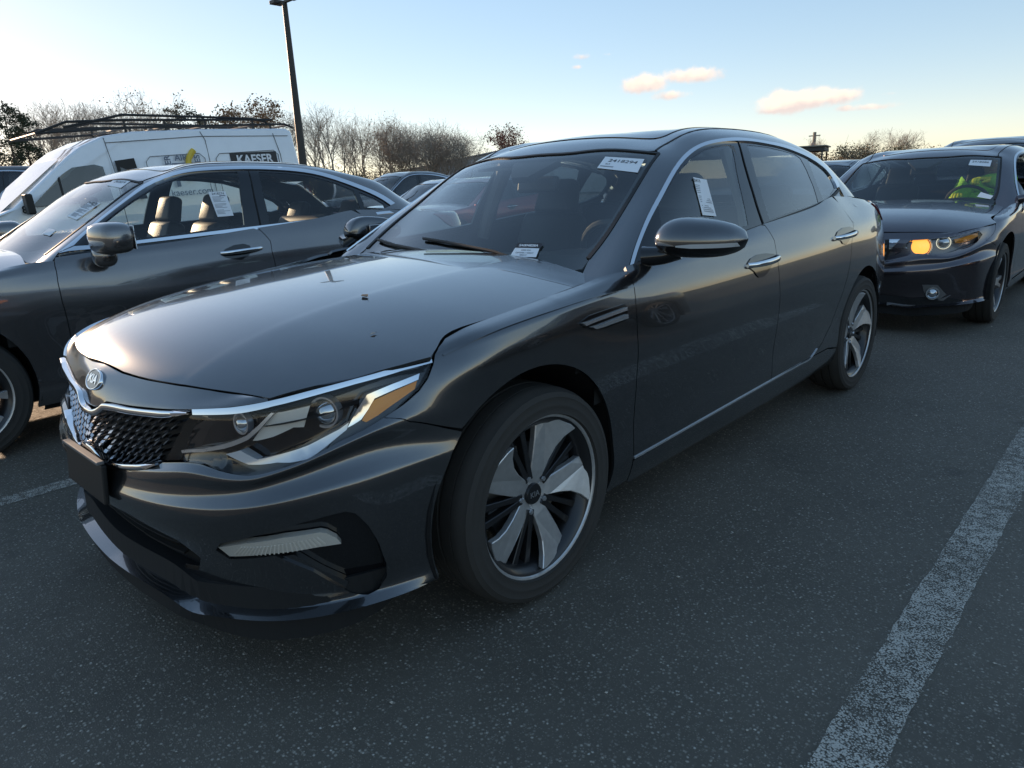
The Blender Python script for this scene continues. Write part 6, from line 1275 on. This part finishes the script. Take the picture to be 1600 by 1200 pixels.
def build_lexus():
    L = {k: [tuple(p) for p in v] for k, v in LEX.items()}; sc = (1, .985, 1); dx = 0.
    O = {k: L[k] for k in ('dlo_out', 'dlo_in', 'belt_lo', 'belt_up', 'winF', 'winR', 'winQ', 'gapG')}
    O['dF'] = L['gapF'][-1][0] - .452; O['dM'] = L['gapM'][-1][0] - 1.545; hl = L['handle']; O['handles'] = [(hl, L['cup']), ([(p[0] + .98, p[1], p[2] + .035) for p in hl], [(p[0] + .98, p[1], p[2] + .035) for p in L['cup']])]
    car, low, hood, green, tl, tg, G = car_base('parked_car', 'brownish dark grey sedan with chrome window surround parked beside the white van', (-.94, 2.91, 0), sc, dx, m_lex, O, 'multi', m_clearside, m_clearside, handles=True)
    # boxier mirrors on a stalk
    for sg in (1, -1):
        mb = MB(); ellipsoid(mb, (0, 0, 0), (.085, .125, .082), None, 14, 20, 3.2); o = mb.build('mirror_housing', m_lex, car, smooth=True); o.location = (.78, -1.03 * sg, 1.055); o.rotation_euler = (0, 0, .18 * sg)
        MB().box((.86, -1.04 * sg, 1.055), (.006, .20, .12)).build('mirror_glass', m_mirror, car, bevel=.002)
        mb = MB(); ellipsoid(mb, (0, 0, 0), (.06, .06, .06), None, 10, 16, 2.6); o = mb.build('mirror_arm', m_lex, car, smooth=True); o.location = (.76, -.945 * sg, .965)
    s, mt, sz = sheet('window_sheet', [L['sheet'][3], L['sheet'][2], L['sheet'][1], L['sheet'][0]], m_paper, car, .0005, (0, -1, .3)); sheet_print(s, mt, sz, '2418274')
    for nm, key in (('windshield_tag', 'tag1'), ('windshield_sheet', 'tag2'), ('dash_slip', 'tag3')):
        t = L[key]; s, mt, sz = sheet(nm, [t[0], t[3], t[2], t[1]], m_paper, car, .002, (-1, 0, 1))
        if key == 'tag1': text('tag_number', '2418274', min(sz) * .40, m_ink, s, mt @ Matrix.Translation((0, sz[1] * .16, 0)))
        elif key == 'tag2': sheet_print(s, mt, sz, '2418274')
    MB().box((1.02, 0, 1.235), (.035, .23, .07), Matrix.Rotation(.2, 3, 'Y')).build('cabin_mirror', m_black, car, bevel=.012)
    return car
def build_acura():
    A = {k: [tuple(p) for p in v] for k, v in ACU.items()}; sc = (.964, .99, .983)
    car, low, hood, green, tl, tg, G = car_base('parked_car', 'dark plum-grey sedan behind the front car with its inner headlamp lit amber', (5.40, -.29, 0), sc, 0., m_acu, {}, 'pair', m_clearside, m_glass2, R=.325, rr=.230, w=.21, front=False, handles=True, gy=1.05)
    for ch in [c for c in car.children if c.name.startswith('front_window') and c.data.vertices[0].co.y < 0]: bpy.data.objects.remove(ch)      # driver's window is wound down
    row, archF, kF, K = G['row'], G['archF'], G['kF'], KIA
    hd = A['head']
    near = row(0., 1.10, 3, 50) + archF[:kF + 1] + tl(K['seam'][::-1][1:] + K['head'][7:12][::-1] + K['hoodhead'][::-1] + K['nosetop'][::-1] + [(-.836, -.002, .797)])
    panel('front_bumper', low, list(near) + mirl(near)[::-1], m_acu, car, step=.03, thick=.02, gap=.0012, holes=[hd, mirl(hd)])
    panel('headlamp', low, hd, m_acuh, car, off=-.04, thick=0, gap=-.008, mir=True); panel('headlamp_lens', low, hd, m_lens, car, off=-.001, thick=0, gap=.002, mir=True)
    panel('turn_signal', low, A['amber'], m_amber, car, off=-.02, thick=.015, mir=True, gap=0, step=.02)
    for key, r, mat, mat2 in (('lit', .082, m_litlamp, m_offlamp), ('lens2', .045, m_plens, m_plens)):
        u = low.uv(A[key]); X = low.ev(u)[0]; N = low.nr(u)[0]; ax_ = N + np.array([-1.0, 0, 0]); ax_ /= np.linalg.norm(ax_); c = X - N * (.010 + r * .5)
        for sg in (1, -1):
            cc = Vector((c[0], c[1] * sg, c[2])); aa = Vector((ax_[0], ax_[1] * sg, ax_[2])).to_track_quat('Z', 'Y').to_matrix().to_4x4(); aa.translation = cc
            o = MB().lathe([(.0005, r * .35), (r * .5, r * .28), (r * .85, r * .08)], 28, 'z').build('lamp_bulb', mat if sg > 0 else mat2, car, smooth=True); o.data.transform(aa)
            o = MB().lathe([(r * .86, 0), (r * .98, r * .22), (r * 1.1, r * .22), (r * 1.15, -r * .4), (.0005, -r * .5)], 28, 'z').build('lamp_ring', m_chrome, car, smooth=True); o.data.transform(aa)
    u = low.uv(A['fogc']); X = low.ev(u)[0]
    panel('fog_bezel', low, A['bezel'], m_grey_trim, car, off=.004, thick=.01, mir=True, gap=0, step=.02)
    for sg in (1, -1):
        aa = Vector((-1, -.45 * sg, 0)).to_track_quat('Z', 'Y').to_matrix().to_4x4(); aa.translation = Vector((X[0], X[1] * sg, X[2]))
        o = MB().lathe([(.0005, .03), (.026, .026), (.036, .012), (.038, .03), (.047, .03), (.05, -.02)], 28, 'z').build('fog_lamp', m_chrome, car, smooth=True); o.data.transform(aa)
        o = MB().lathe([(.0005, .036), (.02, .033), (.036, .022)], 24, 'z').build('fog_glass', m_plens, car, smooth=True); o.data.transform(aa)
    panel('chin_strip', low, A['chin'], m_grey_trim, car, off=.006, thick=.012, mir=True, gap=0, step=.03)
    g = tl([(-.885, -.003, .735), (-.85, -.30, .735), (-.86, -.26, .60), (-.90, -.10, .48), (-.92, -.003, .47)]); panel('grille', low, list(g) + mirl(g)[::-1], m_black, car, off=.004, thick=.012, gap=0, step=.03)
    panel('grille_shield', low, A['shield'], m_chrome, car, off=.012, thick=.012, mir=True, gap=0, step=.02)
    for z in (.52, .57, .62, .67): line_strip('grille_bar', low, [(-.88, y, z) for y in np.linspace(-.25, .25, 13)], .012, m_grey_trim, car, off=.010, thick=.008)
    mirror_shell('mirror_housing', m_acu, car, (.60, -1.01, 1.02), (.08, .115, .065), .04, mir=True)
    for sg in (1, -1): MB().tube([(.56, -.84 * sg, .96), (.60, -.95 * sg, .985)], [.034, .03], 12).build('mirror_arm', m_acu, car, smooth=True); MB().box((.65, -1.03 * sg, 1.02), (.006, .17, .095)).build('mirror_glass', m_mirror, car, bevel=.002)
    for nm, key, txt in (('windshield_tag', 'tag1', '2418286'), ('dash_slip', 'tag2', '')):
        t = A[key]; s, mt, sz = sheet(nm, [t[0], t[3], t[2], t[1]], m_paper, car, .002, (-1, 0, 1))
        if txt: text('tag_number', txt, min(sz) * .42, m_ink, s, mt @ Matrix.Translation((0, sz[1] * .16, 0)))
    MB().box((1.0, 0, 1.215), (.035, .23, .07), Matrix.Rotation(.2, 3, 'Y')).build('cabin_mirror', m_black, car, bevel=.012)
    return car
def build_person():
    """sits at the wheel of the plum-grey sedan, one gloved hand on top of the rim"""
    p = thing('person', 'person in lime hi-vis jacket in the rear sedan, yellow glove on its wheel', 'person', (6.78, -.68, .45))
    B0 = Vector((6.78, -.68, .45)); L = lambda *P: [tuple(Vector(q) - B0) for q in P]
    def skin(name, pts, edges, rad, mat, parent, sub=2):
        me = bpy.data.meshes.new(name); me.from_pydata(pts, edges, []); o = link(bpy.data.objects.new(name, me), parent); me.materials.append(mat)
        o.modifiers.new('skin', 'SKIN').use_smooth_shade = True
        for v, r in zip(me.skin_vertices[0].data, rad): v.radius = r if hasattr(r, '__len__') else (r, r)
        me.skin_vertices[0].data[0].use_root = True; md = o.modifiers.new('sub', 'SUBSURF'); md.levels = md.render_levels = sub; return o
    hv = M('hi-vis jacket', (.26, .72, .06), .7, noise=(14, .25), bump=(9, .5, .03)); yl = M('yellow glove', (.85, .80, .04), .7, noise=(20, .2)); jean = M('dark trousers', (.03, .035, .05), .8); sk = M('skin', (.45, .28, .20), .5); hair = M('dark hair', (.03, .022, .016), .7); boot = M('black boots', (.02, .018, .016), .6)
    skin('body', L((6.78, -.68, .58), (6.86, -.70, .80), (6.92, -.73, 1.0), (6.92, -.74, 1.12), (6.87, -.92, 1.10), (6.65, -.90, 1.09), (6.48, -.77, 1.125), (6.90, -.56, 1.06), (6.75, -.48, .86), (6.56, -.58, .98)), [(0, 1), (1, 2), (2, 3), (3, 4), (4, 5), (5, 6), (3, 7), (7, 8), (8, 9)], [(.16, .13), (.16, .13), (.19, .14), (.11, .10), .105, .09, .055, .10, .08, .05], hv, p)
    skin('trousers', L((6.78, -.68, .56), (6.74, -.78, .57), (6.36, -.80, .66), (6.12, -.80, .34), (6.74, -.58, .57), (6.36, -.58, .66), (6.12, -.58, .34)), [(0, 1), (1, 2), (2, 3), (0, 4), (4, 5), (5, 6)], [(.16, .12), .11, .085, .06, .11, .085, .06], jean, p)
    for yy in (-.80, -.58):
        mb = MB(); ellipsoid(mb, (0, 0, 0), (.13, .05, .05), None, 10, 16, 2.6); b = mb.build('boot', boot, p, smooth=True); b.location = Vector((6.06, yy, .31)) - B0
    hc = Vector((6.93, -.755, 1.255)) - B0
    mb = MB(); mb.tube([Vector((6.92, -.74, 1.10)) - B0, hc - Vector((0, 0, .08))], .056, 12); mb.build('neck', sk, p, smooth=True)
    mb = MB(); ellipsoid(mb, (0, 0, 0), (.098, .078, .125), None, 14, 18); h = mb.build('head', sk, p, smooth=True); h.location = hc; h.rotation_euler = (0, 0, .15); h.scale = (.92, .92, .92)
    mb = MB(); ellipsoid(mb, (.022, 0, .035), (.102, .085, .105), None, 12, 18); mb.build('hair', hair, h, smooth=True)
    mb = MB(); mb.tube([(-.095, 0, .015), (-.117, 0, -.015), (-.094, 0, -.028)], [.010, .015, .012], 8); mb.build('nose', sk, h, smooth=True)
    for s in (-.032, .032): mb = MB(); ellipsoid(mb, (-.086, s, .012), (.008, .013, .008), None, 8, 10); mb.build('eye', m_paper, h, smooth=True)
    mb = MB(); ellipsoid(mb, (-.086, 0, -.06), (.008, .025, .006), None, 8, 10); mb.build('mouth', M('lips', (.35, .15, .12), .5), h, smooth=True)
    for s in (-1, 1): mb = MB(); ellipsoid(mb, (.01, s * .08, -.01), (.022, .010, .032), None, 8, 12); mb.build('ear', sk, h, smooth=True)
    for c, sy, rz in (((6.50, -.79, 1.12), -1, -.65), ((6.56, -.58, .98), 1, 0.)):      # gloved hands: both on the wheel rim
        pts = [(0, 0, 0), (-.045, .01 * sy, .012)]; ed = [(0, 1)]; rad = [(.036, .026), (.044, .022)]
        for dy, ln in ((-.034, .032), (-.011, .040), (.012, .038), (.032, .029)):
            b = len(pts); pts += [(-.080, dy, .014), (-.080 - ln, dy * 1.1, .002), (-.080 - ln * 1.15, dy * 1.1, -.026), (-.080 - ln * .6, dy * 1.1, -.040)]; ed += [(1, b), (b, b + 1), (b + 1, b + 2), (b + 2, b + 3)]; rad += [.0125, .0115, .0105, .0095]
        b = len(pts); pts += [(-.02, .038 * sy, .0), (-.055, .056 * sy, -.012), (-.088, .048 * sy, -.024)]; ed += [(0, b), (b, b + 1), (b + 1, b + 2)]; rad += [.018, .014, .011]
        o = skin('glove', pts, ed, rad, yl, p, 1); o.location = Vector(c) - B0; o.rotation_euler = (0, 0, rz)
def build_van():
    v = thing('cargo_van', 'white high-roof cargo van with black roof rack and compressor logos', 'van', (2.95, 10.5, -.14)); v.rotation_euler = (0, math.radians(-2.6), 0)
    m_van = paint('white van paint', (.84, .86, .88), metal=0, rough=.35, flake=.0); m_vg = glass_mat('van glass', (.45, .50, .48), dirt=.04); blk = m_black
    # side profile, x from the cab door's rear edge, z from the ground (near side y=0, far side y=2.0)
    side = [(-2.55, .55), (-2.60, .95), (-2.45, 1.12), (-1.80, 1.32), (-1.52, 1.42), (-.62, 2.12), (-.40, 2.26), (-.05, 2.40), (.4, 2.46), (1.5, 2.48), (3.20, 2.46), (3.30, 2.40), (3.36, 1.6), (3.38, .55), (3.3, .42), (-2.45, .42)]
    n = len(side); V = []; ins = []
    W_ = 2.02
    def tum(z): return .0 if z < 1.25 else .10 * ((z - 1.25) / 1.2) ** 1.4
    for k, (yy, sh) in enumerate(((0, 0), (.05, 1), (W_ - .05, 1), (W_, 0))):
        for (x, z) in side:
            cx, cz = .4, 1.35; f = (1 - .012) if sh == 0 else 1.
            yb = tum(z); fr = .22 * max(0, (-1.9 - x) / .7) ** 1.5
            y = (yy + yb + fr) if k < 2 else (yy - yb - fr); V.append((cx + (x - cx) * (f if sh == 0 else 1.005), y, cz + (z - cz) * (f if sh == 0 else 1.005)))
    F = []
    for k in range(3):
        for i in range(n): F.append((k * n + i, k * n + (i + 1) % n, (k + 1) * n + (i + 1) % n, (k + 1) * n + i))
    F += [tuple(range(n))[::-1], tuple(3 * n + i for i in range(n))]
    body = MB().add(V, F).build('body', m_van, v, smooth=True, bevel=.03, seg=3)
    ys = lambda z: tum(z) - .006
    def plate(name, poly, mat, lift=.004, parent=v):
        return MB().prism(poly, 0, 1, lambda a, b, h: (a, ys(b) - lift + h * .02, b)).build(name, mat, parent)
    plate('cab_window', [(-1.30, 1.42), (-.78, 1.86), (-.62, 1.95), (-.30, 1.98), (-.18, 1.94), (-.14, 1.42)], m_vdark, .006)
    plate('window_bar', [(-.86, 1.42), (-.86, 1.80), (-.83, 1.83), (-.83, 1.42)], blk, .012)
    plate('panel_window', [(.06, 1.42), (.02, 2.02), (.32, 2.05), (.38, 1.40)], blk, .005)
    plate('panel_window_pane', [(.10, 1.42), (.07, 1.92), (.20, 1.86), (.27, 1.42)], m_vdark, .010)
    for nm, pts in (('panel_seam', [(.0, .5), (-.02, 1.9), (-.06, 2.38)]), ('panel_seam', [(1.62, .5), (1.58, 2.30), (1.52, 2.44)]), ('gutter', [(-.05, 2.30), (1.5, 2.36), (3.2, 2.33)]), ('panel_seam', [(3.0, .5), (2.97, 2.0), (2.90, 2.38)])):
        MB().tube([(a, ys(b) + .002, b) for a, b in pts], .006, 5).build(nm, m_grey_trim, v)
    for x0, x1 in ((.50, 1.50), (1.70, 2.92)):
        MB().tube([(x, ys(z) + .003, z) for x, z in ((x0, 1.2), (x0, 1.98), (x0 + .08, 2.06), (x1 - .08, 2.08), (x1, 2.0), (x1, 1.2))], .006, 5).build('panel_crease', m_grey_trim, v)
    # windshield
    MB().add([(-1.72, .26, 1.33), (-1.72, 1.76, 1.33), (-.70, 1.68, 2.09), (-.70, .34, 2.09)], [(0, 1, 2, 3)]).build('windshield', m_vdark, v)
    o = MB().box((-1.36, -.14, 1.46), (.10, .22, .30)).build('mirror', blk, v, bevel=.03, seg=3); MB().tube([(-1.32, .10, 1.40), (-1.36, -.08, 1.42)], .03, 6).build('mirror_arm', blk, v)
    # lettering on the side
    def side_mt(x, z): n_ = 0; return Matrix(((1, 0, 0, x), (0, .08, -1, ys(z) - .010), (0, 1, .08, z), (0, 0, 0, 1)))
    plate('logo_panel', [(1.97, 1.80), (2.88, 1.80), (2.88, 2.06), (1.97, 2.06)], m_blackpaint, .006)
    text('logo_letters', 'KAESER', .215, m_paper, v, side_mt(2.425, 1.93) @ Matrix.Translation((0, 0, .004)), sx=.98, bold=.006, depth=.001)
    gl = M('grey logo print', (.16, .19, .24), .5); yb = M('yellow logo print', (.75, .50, .06), .5)
    text('logo_letters', 'AIR', .145, gl, v, side_mt(1.08, 2.02), bold=.003, depth=.001)
    for s, x in (('ER', .85), ('ES', 1.36)): text('logo_letters', s, .14, gl, v, side_mt(x, 1.99) @ Matrix.Rotation(math.pi / 2 if s == 'ER' else -math.pi / 2 * -1, 4, 'Z'), bold=.003, depth=.001)
    plate('logo_frame', [(.92, 1.89), (1.26, 1.89), (1.26, 1.94), (.92, 1.94)], gl, .006); plate('logo_frame', [(.92, 1.55), (.98, 1.55), (.98, 1.84), (.92, 1.84)], gl, .006)
    MB().tube([(x, ys(z) - .008, z) for x, z in ((1.16, 1.65), (1.17, 1.85), (1.21, 2.0), (1.29, 2.10), (1.33, 2.13))], .05, 8).build('logo_swoosh', yb, v, smooth=True)
    text('door_letters', 'kaeser.com', .16, gl, v, side_mt(1.15, 1.45), depth=.001); text('fleet_number', '8', .15, m_blackpaint, v, side_mt(-1.40, 1.38), depth=.001, bold=.004)
    # roof rack
    rk = M('black rack steel', (.03, .028, .026), .5)
    z0, z1 = 2.53, 2.70
    for y in (.22, 1.80):
        for nm, pts in (('rack_rail', [(-.95, y, z0 - .06), (.3, y, z0), (3.25, y, z0 + .02), (3.42, y, z0 - .05)]), ('rack_rail', [(-.55, y, z0 + .02), (.35, y, z0 + .20), (1.9, y, z1 - .02), (2.6, y, z1 - .05), (2.85, y, z1 - .10), (2.9, y, z0 + .02)]), ('rack_rail', [(-.95, y, z0 - .06), (-.5, y, z0 + .10), (.35, y, z0 + .12), (3.0, y, z0 + .10)])):
            MB().tube(pts, .022, 6).build(nm, rk, v, smooth=True)
        for x in (.35, 1.0, 1.7, 2.6, 2.95): MB().tube([(x, y, 2.42), (x, y, z1 - .06 if x < 2.7 else z0)], .02, 6).build('rack_post', rk, v)
    for x in (-.93, .35, 1.0, 1.7, 2.6, 3.35): MB().tube([(x, .22, z0 + (.0 if x > -.5 else -.06)), (x, 1.80, z0 + (.0 if x > -.5 else -.06))], .02, 6).build('rack_bar', rk, v)
    MB().box((3.42, .16, 1.25), (.03, .14, .55)).build('tail_lamp', m_red_lens, v, bevel=.01)
    MB().box((-2.60, 1.0, .62), (.14, 1.8, .35)).build('front_bumper', blk, v, bevel=.05, seg=3)
    MB().box((-2.5, .28, 1.02), (.25, .34, .24), Matrix.Rotation(.5, 3, 'Y')).build('headlamp', m_vdark, v, bevel=.04)
    for x in (-1.62, 2.15):
        for y, sg in ((.16, -1), (1.86, 1)): make_wheel(v, (x, y, .35), 'pair', sg, 0, .35, .20, .22)
def build_pickup():
    t = thing('pickup_truck', 'white pickup truck tail with red lamp just behind the van', 'truck', (7.35, 12.2, 0)); wp = paint('white truck paint', (.68, .69, .70), 0, .35, 0)
    MB().box((-1.0, 1.0, 1.02), (2.1, 1.95, .75)).build('bed', wp, t, bevel=.05, seg=3); MB().box((-3.1, 1.0, 1.05), (2.2, 1.95, .8)).build('cab', wp, t, bevel=.06, seg=3)
    MB().box((-3.0, 1.0, 1.62), (1.9, 1.75, .58), None, .82).build('cab_roof', wp, t, bevel=.06, seg=3); MB().box((-4.7, 1.0, 1.0), (1.3, 1.9, .7)).build('hood', wp, t, bevel=.08, seg=3)
    MB().box((.06, .12, 1.30), (.06, .20, .30)).build('tail_lamp', m_redlamp, t, bevel=.02); MB().box((.06, 1.88, 1.30), (.06, .20, .30)).build('tail_lamp', m_redlamp, t, bevel=.02)
    MB().box((.10, 1.0, .62), (.16, 1.85, .2)).build('rear_bumper', m_chrome, t, bevel=.03)
    MB().box((-1.0, 1.0, 1.44), (2.0, 1.9, .14)).build('bed_rail', wp, t, bevel=.03)
    for x in (-.95, -4.4):
        for y, sg in ((.14, -1), (1.86, 1)): make_wheel(t, (x, y, .39), 'pair', sg, 0, .39, .22, .26)

def copy_car(src, label, loc, rz, paint_m, sz=1.0):
    r = src.copy(); COL.objects.link(r); r.location = loc; r.rotation_euler = (0, 0, rz); r.scale = (sz ** .5, 1, sz); r['label'] = label
    def kids(o, p):
        for ch in [c for c in o.children]:
            c = ch.copy(); COL.objects.link(c); c.parent = p
            if c.type == 'MESH' and c.material_slots and c.material_slots[0].material == m_generic: c.material_slots[0].link = 'OBJECT'; c.material_slots[0].material = paint_m
            kids(ch, c)
    kids(src, r); return r
# ---------------------------------------------------------------- build everything
m_lens_rib = M('lens rib', (.70, .64, .56), .2, .2, coat=.5)
m_refl = M('lamp reflector', (.72, .69, .63), .35, .25)
m_plens = M('projector glass', (.55, .58, .60), .03, .85, coat=1.0)
m_gtab = M('grille tab', (.42, .43, .45), .2, 1.0)
m_gwire = M('grille wire', (.10, .10, .105), .3, .8)
m_glass2 = glass_mat('rear side glass', (.36, .42, .43), dirt=.008)
m_clearside = glass_mat('clear side glass', (.84, .88, .86), dirt=.012, refl=.6)
m_lex = paint('brownish grey paint', (.155, .146, .145), metal=.7)
m_acu = paint('plum grey paint', (.085, .070, .080))
m_acuh = M('lamp housing', (.20, .20, .21), .3, .6)
m_litlamp = M('lit lamp', (.9, .5, .2), .3, emit=((1, .40, .06), .8)); m_offlamp = M('unlit lamp', (.6, .6, .6), .15, .6, coat=1)
m_generic = paint('silver paint', (.35, .36, .37)); m_vdark = glass_mat('dark van glass', (.22, .24, .23), dirt=.06); m_blackpaint = M('black vinyl', (.02, .02, .022), .4); m_redlamp = M('red truck lamp', (.45, .02, .02), .2, coat=1)
add_clouds()
build_ground()
build_grit()
build_trees()
build_background()
KS = kia_surfaces()
build_kia()
build_lexus()
build_acura()
build_person()
build_van()
build_pickup()
gen = car_base('parked_car', 'silver sedan in the far row beyond the front sedan windshield', (8.7, 10.9, 0), (1, 1, 1.0), 0, m_generic, {}, 'multi', m_tint, m_tint, seats=None, rz=0)[0]
for lab, loc, rz, col, sz in (('dark suv with tall roof farthest in the row behind the bare trees side', (9.4, 13.6, 0), 0, (.03, .032, .036), 1.18), ('red car nearest in the far row, just left of the front sedan pillar', (7.2, 8.1, 0), 0, (.30, .02, .02), .98),
        ('dark blue car behind the rear window of the front sedan', (11.2, 2.9, 0), 0, (.03, .036, .05), 1.0), ('dark maroon suv roof showing above the plum-grey sedan', (10.4, .1, 0), 0, (.055, .035, .035), 1.14),
        ('dark covered car at the left edge beyond the van nose', (.2, 14.6, 0), 0, (.05, .042, .036), 1.35), ('pale blue car low at the far left edge', (-2.2, 13.0, 0), 0, (.35, .42, .52), 1.02),
        ('dark car parked across the right-hand line, outside the picture', (2.9, -4.9, 0), 0, (.06, .06, .065), 1.0)):
    copy_car(gen, lab, loc, rz, paint('paint ' + lab.split()[0] + lab.split()[1], col), sz)
# small litter on the hood
def leaf(label, p, rz, s, col):
    X = KS['hood'].ev(KS['hood'].uv([p]))[0]; n = Vector(KS['hood'].nr(KS['hood'].uv([p]))[0]); V = []; R = random.Random(label)
    pts = [(0, -.5), (.18, -.3), (.30, -.05), (.22, .2), (0, .5), (-.20, .22), (-.32, -.02), (-.16, -.32)]
    q = n.to_track_quat('Z', 'Y').to_matrix() @ Matrix.Rotation(rz, 3, 'Z')
    top = [Vector(X) + n * .004 + q @ Vector((a * s, b * s, .18 * s * (a * a * 4 + R.uniform(0, .25)))) for a, b in pts]
    o = MB().add(top + [v - n * .0008 for v in top], [tuple(range(8)), tuple(range(8, 16))[::-1]] + [(i, 8 + i, 8 + (i + 1) % 8, (i + 1) % 8) for i in range(8)]).build('leaf', M('dry leaf ' + label[:6], col, .8, noise=(60, .3)))
    MB().tube([top[0], top[0] + q @ Vector((0, -.25 * s, .05 * s))], .0006, 4).build('stalk', m_grey_trim, o)
    tag(o, label, 'leaf', 'leaf litter on the hood')
leaf('curled brown leaf scrap on the hood crease of the front sedan', KIA['hoodspeck'][0], .6, .035, (.16, .12, .08))
leaf('tiny pale leaf scrap on the hood flank above the headlamp', KIA['hoodspeck'][1], 2.1, .016, (.40, .33, .28))
